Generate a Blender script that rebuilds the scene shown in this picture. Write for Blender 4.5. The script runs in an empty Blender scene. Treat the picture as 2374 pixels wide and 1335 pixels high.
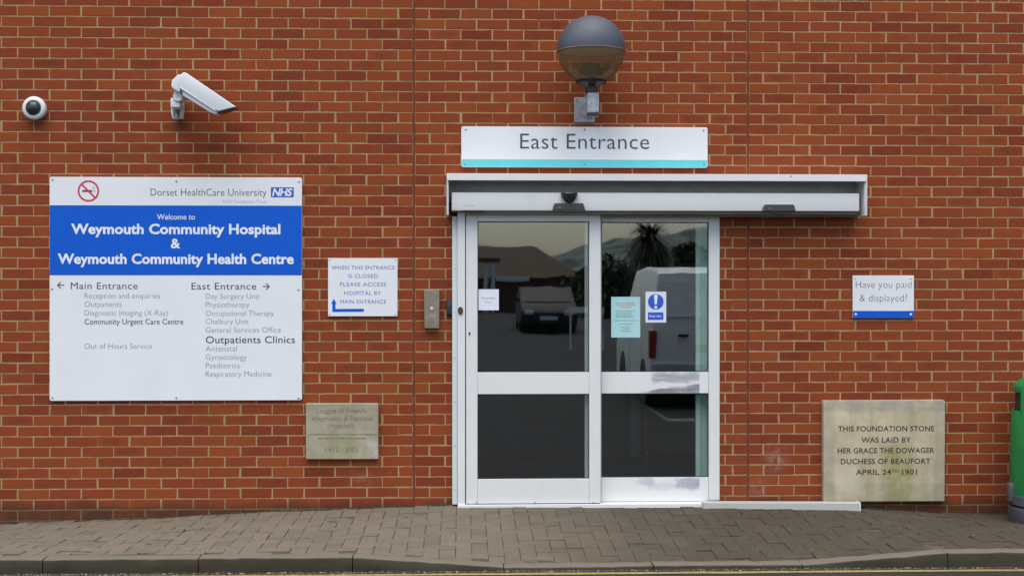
import bpy, bmesh, math, random
from mathutils import Vector, Matrix
random.seed(7)
C = bpy.context.scene.collection
R = math.radians
PI = math.pi

# ------------------------------------------------------------------ camera model
F, CX, CY = 3220.0, 1187.0, 667.5
YAW = R(2.1)
CAM = Vector((-10*math.sin(YAW), -10*math.cos(YAW), 1.57))
FW = Vector((math.sin(YAW), math.cos(YAW), 0)); RT = Vector((math.cos(YAW), -math.sin(YAW), 0))

def P(u, v, p=0.0):
    """photo point -> (X, Z) on the plane Y = -p"""
    d = FW + RT*((u-CX)/F) + Vector((0, 0, (CY-v)/F))
    s = (-p - CAM.y)/d.y
    q = CAM + d*s
    return q.x, q.z
def PX(u, p=0.0, v=667): return P(u, v, p)[0]
def PZ(v, p=0.0, u=1187): return P(u, v, p)[1]

# ------------------------------------------------------------------ object helpers
def wloc(o):
    l = Vector((0, 0, 0))
    while o is not None:
        l += o.location; o = o.parent
    return l

_round = set()                                        # bmeshes holding turned or round shapes: shaded smooth
def obj(name, bm, mats, parent=None, sharp=None, recalc=True):
    if sharp is None: sharp = 40 if id(bm) in _round else 20
    _round.discard(id(bm))
    if recalc: bmesh.ops.recalc_face_normals(bm, faces=bm.faces)
    me = bpy.data.meshes.new(name)
    o = bpy.data.objects.new(name, me)
    if parent is None:
        xs = [v.co for v in bm.verts]
        off = Vector(((min(c.x for c in xs)+max(c.x for c in xs))/2, (min(c.y for c in xs)+max(c.y for c in xs))/2, min(c.z for c in xs)))
        o.location = off
    else:
        off = wloc(parent); o.parent = parent
    bmesh.ops.translate(bm, verts=bm.verts, vec=-off)
    bm.to_mesh(me); bm.free()
    for p in me.polygons: p.use_smooth = True
    me.set_sharp_from_angle(angle=R(sharp))
    if not isinstance(mats, (list, tuple)): mats = [mats]
    for m in mats: me.materials.append(m)
    C.objects.link(o)
    return o

def tag(o, label, cat, group=None):
    o['label'] = label; o['category'] = cat
    if group: o['group'] = group
    return o
def thing(name, label, cat, loc, group=None):
    o = bpy.data.objects.new(name, None); C.objects.link(o)
    o.location = loc; o.empty_display_size = .1
    return tag(o, label, cat, group)
def struct(name, bm, m, kind='structure', **k):
    o = obj(name, bm, m, **k); o['kind'] = kind
    return o

def BM(): return bmesh.new()
def box(bm, x0, x1, y0, y1, z0, z1, bev=0.0, seg=2, mi=0):
    if x0 > x1: x0, x1 = x1, x0
    if y0 > y1: y0, y1 = y1, y0
    if z0 > z1: z0, z1 = z1, z0
    vs = [bm.verts.new((x, y, z)) for x in (x0, x1) for y in (y0, y1) for z in (z0, z1)]
    fs = []
    for q in ((0,1,3,2), (4,6,7,5), (0,4,5,1), (2,3,7,6), (0,2,6,4), (1,5,7,3)):
        f = bm.faces.new([vs[i] for i in q]); f.material_index = mi; fs.append(f)
    if bev > 0:
        es = list({e for f in fs for e in f.edges})
        bmesh.ops.bevel(bm, geom=es, offset=bev, segments=seg, profile=.5, affect='EDGES')
    return vs
def prism(bm, poly, y0, y1, bev=0.0, seg=2):
    """poly of (x,z) extruded along Y"""
    a = [bm.verts.new((x, y0, z)) for x, z in poly]
    b = [bm.verts.new((x, y1, z)) for x, z in poly]
    n = len(poly)
    fs = [bm.faces.new(a), bm.faces.new(b[::-1])]
    for i in range(n): fs.append(bm.faces.new([a[i], b[i], b[(i+1) % n], a[(i+1) % n]]))
    if bev > 0:
        bmesh.ops.recalc_face_normals(bm, faces=fs)
        es = list({e for f in fs[:2] for e in f.edges})
        bmesh.ops.bevel(bm, geom=es, offset=bev, segments=seg, profile=.5, affect='EDGES')
    return a, b
def rrect(x0, x1, z0, z1, r, n=5):
    pts = []
    for cx, cz, a0 in ((x1-r, z1-r, 0), (x0+r, z1-r, 90), (x0+r, z0+r, 180), (x1-r, z0+r, 270)):
        for i in range(n+1):
            a = R(a0+90*i/n); pts.append((cx+r*math.cos(a), cz+r*math.sin(a)))
    return pts
def lathe(bm, prof, cen, axis='Z', n=48, mi=0):
    _round.add(id(bm))
    rings = []
    for r, h in prof:
        ring = []
        if r < 1e-6:
            c = (0, 0, h); ring = [c]
        else:
            ring = [(r*math.cos(2*PI*i/n), r*math.sin(2*PI*i/n), h) for i in range(n)]
        out = []
        for x, y, z in ring:
            if axis == 'Y': x, y, z = x, -z, y
            if axis == 'X': x, y, z = z, x, y
            out.append(bm.verts.new((cen[0]+x, cen[1]+y, cen[2]+z)))
        rings.append(out)
    for a, b in zip(rings, rings[1:]):
        for i in range(n):
            j = (i+1) % n
            if len(a) == 1 and len(b) == 1: continue
            if len(a) == 1: f = bm.faces.new([a[0], b[j], b[i]])
            elif len(b) == 1: f = bm.faces.new([a[i], a[j], b[0]])
            else: f = bm.faces.new([a[i], a[j], b[j], b[i]])
            f.material_index = mi
def tube(bm, pts, r, n=10):
    _round.add(id(bm))
    pts = [Vector(p) for p in pts]; rings = []
    for i, p in enumerate(pts):
        t = (pts[min(i+1, len(pts)-1)]-pts[max(i-1, 0)]).normalized()
        a = t.orthogonal().normalized() if abs(t.z) > .9 else t.cross(Vector((0, 0, 1))).normalized()
        b = t.cross(a)
        rr = r[i] if isinstance(r, (list, tuple)) else r
        rings.append([bm.verts.new(p+(a*math.cos(2*PI*k/n)+b*math.sin(2*PI*k/n))*rr) for k in range(n)])
    for a, b in zip(rings, rings[1:]):
        for k in range(n): bm.faces.new([a[k], a[(k+1) % n], b[(k+1) % n], b[k]])
    bm.faces.new(rings[0][::-1]); bm.faces.new(rings[-1])
def quad(bm, pts): return bm.faces.new([bm.verts.new(p) for p in pts])
def disc(bm, x, y, z, r, n=16, r_in=0):
    """flat disc or ring facing -Y"""
    o = [bm.verts.new((x+r*math.cos(2*PI*i/n), y, z+r*math.sin(2*PI*i/n))) for i in range(n)]
    if r_in:
        q = [bm.verts.new((x+r_in*math.cos(2*PI*i/n), y, z+r_in*math.sin(2*PI*i/n))) for i in range(n)]
        for i in range(n): bm.faces.new([o[i], o[(i+1) % n], q[(i+1) % n], q[i]])
    else: bm.faces.new(o)
def fpoly(bm, pts, y): bm.faces.new([bm.verts.new((x, y, z)) for x, z in pts])
def screw(bm, x, y, z, r):
    lathe(bm, [(r, -.001), (r, .0012), (r*.6, .0022), (0, .0024)], (x, y, z), 'Y', 10)

# ------------------------------------------------------------------ lettering
_cap = {}
def text_mesh(s, off, space=1.0):
    cu = bpy.data.curves.new('t', 'FONT'); cu.body = s; cu.size = 1; cu.offset = off
    cu.space_character = space; cu.resolution_u = 3
    ob = bpy.data.objects.new('t', cu); C.objects.link(ob)
    dg = bpy.context.evaluated_depsgraph_get()
    me = bpy.data.meshes.new_from_object(ob.evaluated_get(dg))
    bpy.data.objects.remove(ob); bpy.data.curves.remove(cu)
    vs = [v.co.copy() for v in me.vertices]; fs = [tuple(p.vertices) for p in me.polygons]
    bpy.data.meshes.remove(me)
    return vs, fs
def text(bm, s, u0, u1, base, cap, y, off=0.0, space=1.0, slant=0.0):
    """s between photo columns u0..u1, baseline row base, capital height cap (photo px), on plane Y=y"""
    vs, fs = text_mesh(s, off, space)
    if off not in _cap:
        h = text_mesh('H', off)[0]; _cap[off] = (max(v.y for v in h), min(v.y for v in h))
    ch = _cap[off][0]-max(0, _cap[off][1])
    xa, xb = min(v.x for v in vs), max(v.x for v in vs)
    um = (u0+u1)/2
    X0, X1 = P(u0, base, -y)[0], P(u1, base, -y)[0]
    Z0 = P(um, base, -y)[1]; sz = (P(um, base-cap, -y)[1]-Z0)/ch
    sx = (X1-X0)/(xb-xa)
    nv = [bm.verts.new((X0+(v.x-xa)*sx+slant*v.y*sz, y, Z0+v.y*sz)) for v in vs]
    for f in fs:
        try: bm.faces.new([nv[i] for i in f])
        except ValueError: pass
def scribble(bm, u0, u1, v, h, y, seed):
    """a line of small print too small to read: a broken row of strokes"""
    rnd = random.Random(seed); u = u0
    while u < u1:
        w = rnd.uniform(3, 9); e = min(u+w, u1)
        x0, z0 = P(u, v+h/2, -y); x1, z1 = P(e, v-h/2, -y)
        fpoly(bm, [(x0, z0), (x1, z0), (x1, z1), (x0, z1)], y)
        u = e+rnd.uniform(.8, 2)

# ------------------------------------------------------------------ material helpers
class Mat:
    def __init__(s, name, rough=.5, metal=0.0, spec=.5):
        s.m = bpy.data.materials.new(name); s.m.use_nodes = True
        s.nt = s.m.node_tree; s.b = s.nt.nodes['Principled BSDF']; s.out = s.nt.nodes['Material Output']
        s.b.inputs['Roughness'].default_value = rough; s.b.inputs['Metallic'].default_value = metal
        s.b.inputs['Specular IOR Level'].default_value = spec
    def set(s, sock, v):
        if isinstance(v, bpy.types.NodeSocket): s.nt.links.new(v, sock)
        elif isinstance(v, (tuple, list)) and len(v) == 3 and sock.type == 'RGBA': sock.default_value = (*v, 1)
        else: sock.default_value = v
    def node(s, t, **k):
        n = s.nt.nodes.new(t)
        for a, v in k.items(): setattr(n, a, v)
        return n
    def pos(s): return s.node('ShaderNodeNewGeometry').outputs['Position']
    def island(s): return s.node('ShaderNodeNewGeometry').outputs['Random Per Island']
    def math(s, op, a, b=0.0, c=None, clamp=False):
        n = s.node('ShaderNodeMath', operation=op, use_clamp=clamp)
        s.set(n.inputs[0], a); s.set(n.inputs[1], b)
        if c is not None: s.set(n.inputs[2], c)
        return n.outputs[0]
    def mix(s, f, a, b, mode='MIX'):
        n = s.node('ShaderNodeMix', data_type='RGBA', blend_type=mode)
        s.set(n.inputs[0], f); s.set(n.inputs[6], a); s.set(n.inputs[7], b)
        return n.outputs[2]
    def noise(s, scale, detail=4, rough=.6, vec=None, stretch=None):
        n = s.node('ShaderNodeTexNoise'); n.inputs['Scale'].default_value = scale
        n.inputs['Detail'].default_value = detail; n.inputs['Roughness'].default_value = rough
        v = vec if vec is not None else s.pos()
        if stretch:
            mp = s.node('ShaderNodeMapping'); mp.inputs['Scale'].default_value = stretch
            s.nt.links.new(v, mp.inputs[0]); v = mp.outputs[0]
        s.nt.links.new(v, n.inputs['Vector'])
        return n.outputs['Fac']
    def step(s, v, a, b, lo=0.0, hi=1.0):
        n = s.node('ShaderNodeMapRange', interpolation_type='SMOOTHSTEP', clamp=True)
        s.set(n.inputs[0], v)
        for i, q in enumerate((a, b, lo, hi)): n.inputs[1+i].default_value = q
        return n.outputs[0]
    def ramp(s, f, stops, const=False):
        n = s.node('ShaderNodeValToRGB'); cr = n.color_ramp
        if const: cr.interpolation = 'CONSTANT'
        while len(cr.elements) < len(stops): cr.elements.new(.5)
        for e, (p, c) in zip(cr.elements, stops): e.position = p; e.color = (*c, 1)
        s.set(n.inputs[0], f)
        return n.outputs[0]
    def xyz(s, v):
        n = s.node('ShaderNodeSeparateXYZ'); s.nt.links.new(v, n.inputs[0]); return n.outputs
    def boxmask(s, x0, x1, z0, z1, soft, wob=0.0, wscale=12):
        q = s.xyz(s.pos()); x, z = q[0], q[2]
        if wob:
            w = s.math('MULTIPLY', s.math('SUBTRACT', s.noise(wscale, 4), .5), wob)
            x = s.math('ADD', x, w)
            w2 = s.math('MULTIPLY', s.math('SUBTRACT', s.noise(wscale*1.3, 4), .5), wob)
            z = s.math('ADD', z, w2)
        a = s.math('MULTIPLY', s.step(x, x0-soft, x0+soft), s.step(x, x1-soft, x1+soft, 1, 0))
        b = s.math('MULTIPLY', s.step(z, z0-soft, z0+soft), s.step(z, z1-soft, z1+soft, 1, 0))
        return s.math('MULTIPLY', a, b)
    def col(s, v): s.set(s.b.inputs['Base Color'], v); return s
    def bump(s, h, strength=.3, dist=.002):
        n = s.node('ShaderNodeBump'); n.inputs['Strength'].default_value = strength
        n.inputs['Distance'].default_value = dist
        s.nt.links.new(h, n.inputs['Height']); s.nt.links.new(n.outputs[0], s.b.inputs['Normal'])
        return s

def plain(name, c, rough=.5, metal=0.0, var=.08, vscale=9, bump=0.0, bscale=200, spec=.5):
    s = Mat(name, rough, metal, spec)
    f = s.noise(vscale, 5)
    lo = tuple(x*(1-var) for x in c); hi = tuple(min(1, x*(1+var)) for x in c)
    s.col(s.mix(s.step(f, .3, .7), lo, hi))
    if bump: s.bump(s.noise(bscale, 3), bump)
    return s.m

def glass_mat(name, tint, ior, rough=0.0):
    s = Mat(name); nt = s.nt; nt.nodes.remove(s.b)
    tr = s.node('ShaderNodeBsdfTransparent'); tr.inputs[0].default_value = (*tint, 1)
    gl = s.node('ShaderNodeBsdfGlossy'); gl.inputs['Roughness'].default_value = rough
    bp_ = s.node('ShaderNodeBump'); bp_.inputs['Strength'].default_value = .035; bp_.inputs['Distance'].default_value = .01
    nt.links.new(s.noise(2.3, 2), bp_.inputs['Height']); nt.links.new(bp_.outputs[0], gl.inputs['Normal'])
    g = s.node('ShaderNodeNewGeometry'); dt = s.node('ShaderNodeVectorMath', operation='DOT_PRODUCT')
    nt.links.new(g.outputs['Normal'], dt.inputs[0]); nt.links.new(g.outputs['Incoming'], dt.inputs[1])
    f0 = ((ior-1)/(ior+1))**2                            # Schlick, the same from both sides of the pane
    k = s.math('POWER', s.math('SUBTRACT', 1.0, s.math('ABSOLUTE', dt.outputs['Value'])), 5.0)
    fr = s.math('ADD', s.math('MULTIPLY', k, 1-f0), f0)
    mx = s.node('ShaderNodeMixShader')
    nt.links.new(fr, mx.inputs[0]); nt.links.new(tr.outputs[0], mx.inputs[1]); nt.links.new(gl.outputs[0], mx.inputs[2])
    nt.links.new(mx.outputs[0], s.out.inputs[0])
    return s.m

# ------------------------------------------------------------------ materials
def mk_brick():
    s = Mat('red_brick', .9, 0, .08)
    isl = s.island()
    base = s.ramp(isl, [(0, (.165,.033,.017)), (.14, (.205,.042,.0185)), (.36, (.228,.047,.019)), (.6, (.242,.053,.0185)), (.82, (.268,.063,.020)), (1, (.212,.040,.020))])
    r2 = s.math('FRACT', s.math('MULTIPLY', isl, 37.7))
    # darker firing mark in the middle of some faces
    uv = s.node('ShaderNodeUVMap', uv_map='brick').outputs[0]
    q = s.xyz(uv)
    wob = s.math('MULTIPLY', s.math('SUBTRACT', s.noise(22, 5, .7), .5), 1.9)
    d = s.math('ADD', s.math('POWER', s.math('ABSOLUTE', s.math('ADD', q[0], wob)), 2.0), s.math('POWER', s.math('ABSOLUTE', s.math('ADD', q[1], wob)), 2.0))
    mark = s.math('MULTIPLY', s.step(d, .25, .9, 1, 0), s.step(r2, .80, 1.0, 0, .42))
    c = s.mix(mark, base, (.105,.024,.018))
    # whole brick a shade darker now and then
    r3 = s.math('FRACT', s.math('MULTIPLY', isl, 91.3))
    c = s.mix(s.step(r3, .80, .98, 0, .5), c, (.15,.027,.016))
    n = s.noise(14, 6, .65, stretch=(1, 1, 2.4))
    c = s.mix(s.step(n, .3, .75, 0, .35), c, (.255,.066,.021))
    c = s.mix(s.step(s.noise(160, 3), .55, .75, 0, .3), c, (.13,.022,.013))
    # weathering of the whole elevation
    big = s.noise(1.1, 4)
    c = s.mix(s.step(big, .4, .7, 0, .22), c, (.17,.04,.025))
    # mortar smears and pale nicks
    nk = s.math('MULTIPLY', s.step(s.noise(42, 3, .55), .66, .72), s.step(s.noise(3.3, 3), .5, .62))
    c = s.mix(s.math('MULTIPLY', nk, .42), c, (.42,.27,.18))
    # pale bloom patches by the door
    for (u, v, w, h, a) in ((1800, 1065, 34, 40, .34), (1755, 1128, 30, 34, .24), (840, 1110, 40, 16, .2)):
        x, z = P(u, v)
        k = 1/322
        m = s.boxmask(x-w*k*.6, x+w*k*.6, z-h*k*.6, z+h*k*.6, .06, .12, 9)
        c = s.mix(s.math('MULTIPLY', m, s.step(s.noise(16, 5), .35, .7, 0, a)), c, (.50,.44,.42))
    # darker patch below the cctv bracket
    x, z = P(412, 300)
    c = s.mix(s.math('MULTIPLY', s.boxmask(x-.03, x+.05, z-.05, z+.03, .035, .05, 14), .45), c, (.13,.06,.045))
    # splash dirt and algae with a ragged top near the paving
    zz = s.xyz(s.pos())[2]
    zr = s.math('ADD', zz, s.math('MULTIPLY', s.math('SUBTRACT', s.noise(3.5, 5), .5), .22))
    c = s.mix(s.math('MULTIPLY', s.step(zr, -.025, .075, 1, 0), s.step(s.noise(7, 5), .3, .6, .5, .88)), c, (.062,.033,.021))
    s.col(c)
    s.bump(s.noise(220, 4), .35, .0015)
    return s.m
def mk_mortar():
    s = Mat('mortar', .95, 0, .15)
    c = s.mix(s.step(s.noise(7, 5), .3, .7), (.33,.215,.10), (.42,.275,.135))
    c = s.mix(s.step(s.noise(1.3, 3), .45, .75, 0, .5), c, (.29,.215,.085))
    c = s.mix(s.step(s.noise(90, 3), .45, .75, 0, .35), c, (.18,.115,.06))
    zz = s.xyz(s.pos())[2]
    zr = s.math('ADD', zz, s.math('MULTIPLY', s.math('SUBTRACT', s.noise(4, 5), .5), .2))
    c = s.mix(s.step(zr, -.02, .08, .75, 0), c, (.085,.075,.035))
    s.col(c); s.bump(s.noise(260, 4), .5, .002)
    return s.m
def mk_paver():
    s = Mat('paving_block', .9, 0, .2)
    isl = s.island()
    c = s.ramp(isl, [(0, (.132,.104,.077)), (.25, (.152,.122,.090)), (.5, (.168,.129,.095)), (.75, (.150,.127,.096)), (1, (.18,.138,.103))])
    c = s.mix(s.step(s.noise(5, 5), .35, .7, 0, .5), c, (.15,.14,.11))
    # worn, damper and greener in front of and right of the door
    x = s.xyz(s.pos())[0]
    xr = s.math('ADD', x, s.math('MULTIPLY', s.math('SUBTRACT', s.noise(1.6, 4), .5), 1.5))
    c = s.mix(s.step(xr, -.7, 1.4, 0, .78), c, (.030,.023,.014))
    c = s.mix(s.step(s.noise(2.2, 5), .52, .72, 0, .35), c, (.10,.092,.058))
    c = s.mix(s.step(s.noise(48, 4, .7), .42, .7, 0, .45), c, (.085,.073,.055))
    c = s.mix(s.step(s.noise(70, 4, .7), .58, .76, 0, .26), c, (.27,.225,.175))
    c = s.mix(s.step(s.noise(420, 2), .6, .75, 0, .4), c, (.34,.30,.25))
    c = s.mix(s.step(s.noise(300, 2), .56, .72, 0, .45), c, (.07,.06,.05))
    s.col(c); s.bump(s.noise(300, 3), .6, .003)
    return s.m
def mk_kerb():
    s = Mat('kerb_concrete', .9, 0, .2)
    c = s.mix(s.step(s.noise(6, 5, stretch=(.5, 1, 1.4)), .3, .7), (.033,.028,.018), (.056,.047,.032))
    c = s.mix(s.step(s.noise(2.1, 4), .45, .7, 0, .6), c, (.045,.045,.027))
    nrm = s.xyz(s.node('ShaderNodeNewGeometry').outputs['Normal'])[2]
    c = s.mix(s.step(nrm, .5, .9, 0, .55), c, (.22,.19,.145))  # top lighter, front darker: the fall of light put into the colour
    c = s.mix(s.step(s.noise(240, 2), .55, .72, 0, .4), c, (.07,.065,.045))
    s.col(c); s.bump(s.noise(120, 4), .5, .004)
    return s.m
def mk_asphalt():
    s = Mat('asphalt', .92, 0, .25)
    c = s.mix(s.step(s.noise(260, 2), .4, .7), (.017,.0155,.015), (.05,.044,.042))
    c = s.mix(s.step(s.noise(1.2, 4), .35, .7, 0, .4), c, (.05,.045,.043))
    s.col(c); s.bump(s.noise(240, 3), .8, .006)
    return s.m
def mk_yellow():
    s = Mat('yellow_road_paint', .8, 0, .3)
    c = s.mix(s.step(s.noise(30, 5), .4, .7), (.33,.25,.065), (.24,.17,.045))
    c = s.mix(s.step(s.noise(130, 3), .5, .68, 0, .7), c, (.12,.085,.04))
    s.col(c); return s.m
def mk_stone(name, a, b, streaks, damp):
    s = Mat(name, .9, 0, .2)
    c = s.mix(s.step(s.noise(5, 6, .65), .3, .7), a, b)
    c = s.mix(s.step(s.noise(3.2, 5, stretch=(3.2, 1, .5)), .45, .75, 0, .5), c, tuple(x*.62 for x in a))
    for (u0, v0, u1, v1, col, amt, soft) in streaks:
        x0, z1 = P(u0, v0); x1, z0 = P(u1, v1)
        m = s.boxmask(x0, x1, z0, z1, soft, .07, 11)
        c = s.mix(s.math('MULTIPLY', m, s.step(s.noise(13, 5), .25, .65, .25*amt, amt)), c, col)
    c = s.mix(s.step(s.noise(150, 3), .56, .74, 0, .3), c, tuple(x*.45 for x in a))
    s.col(c); s.bump(s.noise(110, 5), .35, .003)
    return s.m
def mk_scuffed(name):
    """white powder-coated door leaf with worn grey rubbing marks on its rails"""
    s = Mat(name, .38)
    c = s.mix(s.step(s.noise(3, 4), .3, .7), (.68,.68,.665), (.735,.73,.715))
    q = s.xyz(s.pos()); x, z = q[0], q[2]
    xr = PX(1622, 0); edge = s.step(x, xr-.003, xr+.002, 1, 0)
    w = s.math('MULTIPLY', s.math('SUBTRACT', s.noise(9, 4, stretch=(.6, 1, 1)), .5), .06)
    grain = s.step(s.noise(34, 3, stretch=(.18, 1, 2.2)), .3, .62, .62, 1)
    # wedge of rubbed-through paint along the lower edge of the middle rail
    xa, za = P(1475, 910.5); xb, zb = P(1622, 889)
    top = s.math('MULTIPLY_ADD', s.math('SUBTRACT', x, xa), (zb-za)/(xb-xa), za)
    m = s.math('MULTIPLY', s.step(s.math('SUBTRACT', s.math('ADD', z, w), top), -.010, .008, 1, 0), s.step(x, xa-.02, xa+.15))
    zlo = P(1550, 912.5)[1]
    m = s.math('MULTIPLY', s.math('MULTIPLY', m, s.step(z, zlo-.01, zlo)), s.math('MULTIPLY', edge, grain))
    c = s.mix(s.math('MULTIPLY', m, .92), c, (.16,.16,.19))
    for (u0, v0, u1, v1, amt, col) in ((1512, 863, 1640, 884, .75, (.22,.22,.26)), (1480, 1106, 1518, 1124, .5, (.32,.32,.40)), (1500, 1118, 1640, 1134, .42, (.40,.40,.50)), (1565, 1108, 1640, 1130, .7, (.27,.27,.34))):
        x0, z1 = P(u0, v0); x1, z0 = P(u1, v1)
        m = s.math('MULTIPLY', s.boxmask(x0, x1, z0, z1, .018, .10, 8), s.math('MULTIPLY', edge, grain))
        c = s.mix(s.math('MULTIPLY', m, amt), c, col)
    c = s.mix(s.step(s.noise(9, 6, .7), .55, .8, 0, .2), c, (.5,.47,.42))
    s.col(c); return s.m
def mk_white(name, c=(.71,.705,.685), rough=.38, dirt=.18, spec=.4):
    s = Mat(name, rough, 0, spec)
    k = s.mix(s.step(s.noise(3, 4), .3, .7), tuple(x*.96 for x in c), c)
    k = s.mix(s.step(s.noise(7, 6, .7, stretch=(1, 1, .35)), .52, .8, 0, dirt), k, (.42,.39,.33))
    s.col(k); return s.m
def mk_leaf(name, a, b, c):
    s = Mat(name, .6, 0, .3)
    s.col(s.ramp(s.island(), [(0, a), (.5, b), (1, c)])); return s.m
def mk_hill():
    s = Mat('hill_grass', .95, 0, .1)
    c = s.mix(s.step(s.noise(.012, 5), .35, .65), (.10,.125,.115), (.17,.19,.165))
    c = s.mix(s.step(s.noise(.05, 4), .5, .6), c, (.05,.065,.055))
    s.col(c); return s.m
def mk_tiles():
    s = Mat('brown_roof_tiles', .9)
    w = s.node('ShaderNodeTexWave', wave_type='BANDS', bands_direction='Z'); w.inputs['Scale'].default_value = 6
    s.nt.links.new(s.pos(), w.inputs[0])
    c = s.mix(w.outputs[1], (.045,.024,.013), (.066,.037,.018)); c = s.mix(s.step(s.noise(2, 4), .4, .7, 0, .5), c, (.085,.06,.018))
    s.col(c); return s.m

BRICK, MORTAR, PAVER, KERB, ASPH, YELL = mk_brick(), mk_mortar(), mk_paver(), mk_kerb(), mk_asphalt(), mk_yellow()
WHITE = mk_white('white_powder_coat'); SCUFF = mk_scuffed('scuffed_white_powder_coat')
SIGNW = mk_white('white_sign_panel', (.735,.74,.755), .5, .04, .15)
BLUE = plain('blue_sign_face', (.004,.094,.535), .4, var=.03, vscale=4, spec=.2)
TURQ = plain('turquoise_band', (.12,.55,.58), .35, var=.03)
LBLACK = plain('black_lettering', (.05,.05,.06), .5); LGREY = plain('grey_lettering', (.22,.225,.25), .5)
LDGREY = plain('dark_grey_lettering', (.06,.06,.068), .5); LWHITE = plain('white_lettering', (.74,.77,.82), .4)
LBLUE = plain('blue_lettering', (.10,.16,.50), .5); LNHS = plain('logo_blue', (.035,.10,.45), .4)
LPALE = plain('pale_blue_lettering', (.30,.38,.60), .5); LRED = plain('red_ring', (.55,.035,.07), .4)
STEEL = plain('screw_steel', (.28,.28,.28), .45, .6)
SEAL = plain('brown_sealant', (.155,.048,.026), .9, var=.2, vscale=20, spec=.08)
GALV = plain('galvanised_steel', (.36,.37,.40), .55, .25, var=.18, vscale=25)
BLACKP = plain('black_plastic', (.02,.021,.023), .35, var=.1)
DKP = plain('dark_grey_plastic', (.045,.046,.048), .42, var=.1)
SLATE = plain('slate_lamp_cap', (.058,.067,.088), .6, var=.12, vscale=6)
ALU = plain('grey_aluminium', (.20,.19,.165), .5, .1, var=.12)
CAMW = mk_white('white_camera_case', (.68,.685,.70), .35, .12)
BROWNST = plain('brown_bracket_steel', (.17,.145,.115), .6, .1, var=.25, vscale=30)
SSTEEL = plain('brushed_steel', (.265,.22,.16), .42, .35, var=.1, vscale=15)
RUBBER = plain('black_rubber', (.015,.015,.016), .6)
BROWNK = plain('brown_lock', (.10,.05,.035), .45, .2)
GREENP = plain('green_bin_plastic', (.009,.19,.045), .45, var=.1, vscale=6)
GREYP = plain('grey_bin_plastic', (.075,.078,.088), .5, var=.12)
PAPER = plain('white_paper', (.72,.73,.80), .7, var=.02)
TEALP = plain('pale_turquoise_paper', (.40,.65,.66), .7, var=.03)
SIGNBL = plain('mandatory_blue', (.025,.10,.52), .4, var=.02)
REDINK = plain('red_print', (.50,.25,.24), .6); GREYINK = plain('grey_print', (.16,.26,.28), .6)
GLASS = glass_mat('door_glass', (.93,.97,.95), 2.45, .014)
GLOBE = glass_mat('smoked_globe', (.78,.68,.52), 1.5, .06)
nt = GLOBE.node_tree; mx = nt.nodes['Mix Shader']; df = nt.nodes.new('ShaderNodeBsdfDiffuse'); df.inputs[0].default_value = (.26,.185,.10,1)
m2 = nt.nodes.new('ShaderNodeMixShader'); m2.inputs[0].default_value = .38
nt.links.new(mx.outputs[0], m2.inputs[1]); nt.links.new(df.outputs[0], m2.inputs[2]); nt.links.new(m2.outputs[0], nt.nodes['Material Output'].inputs[0])
DIFF = plain('grey_lamp_holder', (.11,.115,.095), .5)
STONE1 = mk_stone('plaque_stone', (.30,.265,.185), (.40,.355,.26),
    [(702, 928, 885, 950, (.23,.25,.17), .7, .02), (770, 1010, 840, 1066, (.30,.31,.13), .55, .05), (850, 1020, 880, 1066, (.55,.53,.48), .7, .03)], 0)
STONE2 = mk_stone('foundation_stone', (.38,.315,.21), (.50,.43,.30),
    [(1905, 922, 2195, 952, (.24,.235,.20), .75, .025), (2040, 1030, 2110, 1166, (.25,.235,.075), .85, .05), (1905, 1120, 2195, 1168, (.26,.25,.16), .55, .03),
     (2060, 950, 2110, 1060, (.30,.30,.18), .35, .06), (1905, 940, 1930, 1160, (.28,.26,.20), .6, .02), (2160, 940, 2195, 1160, (.28,.26,.20), .6, .02), (1935, 1080, 1990, 1140, (.56,.51,.41), .6, .04)], 0)
CUT = plain('weathered_letters', (.045,.042,.034), .9, var=.25, vscale=40)
CUT2 = plain('worn_letters', (.17,.16,.115), .9, var=.3, vscale=40)
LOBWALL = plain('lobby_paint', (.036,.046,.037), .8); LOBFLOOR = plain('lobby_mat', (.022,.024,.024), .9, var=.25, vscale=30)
TEALF = plain('pale_turquoise_frame', (.58,.78,.72), .5)
GRIT = Mat('grit', .9); GRIT.col(GRIT.ramp(GRIT.island(), [(0, (.05,.045,.04)), (.45, (.10,.085,.075)), (.86, (.20,.17,.155)), (1, (.50,.47,.43))]))
MOSS = Mat('moss', .95); MOSS.col(MOSS.ramp(MOSS.island(), [(0, (.022,.018,.011)), (.7, (.04,.036,.018)), (1, (.07,.08,.03))]))

# ------------------------------------------------------------------ brick wall
J1, J2 = PX(959.5, 0, 600), PX(1734, 0, 600)
Zr = P(100, 13.5)[1]; COURSE = (P(100, 13.5)[1]-P(100, 1181.6)[1])/48
LEN = .225
WX0, WX1, WZ0, WZ1 = -5.6, 5.9, -.42, 4.6
OX0, OX1, OZ = PX(1058), PX(1662), PZ(470)        # door opening
def perps(zone, typeA):
    xs = []
    if zone == 0:
        x = J1 if typeA else J1-LEN/2
        if not typeA: xs.append(J1)
        while x > WX0-LEN: xs.append(x); x -= LEN
        xs.sort()
    elif zone == 1:
        if typeA:
            xs = [J1+LEN*i for i in range(11)]+[J2]
        else:
            xs = [J1]+[J1+LEN*(i+.5) for i in range(10)]+[PX(1699), J2]
    else:
        x = J2 if typeA else J2+LEN/2
        if not typeA: xs.append(J2)
        while x < WX1+LEN: xs.append(x); x += LEN
    return xs
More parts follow.
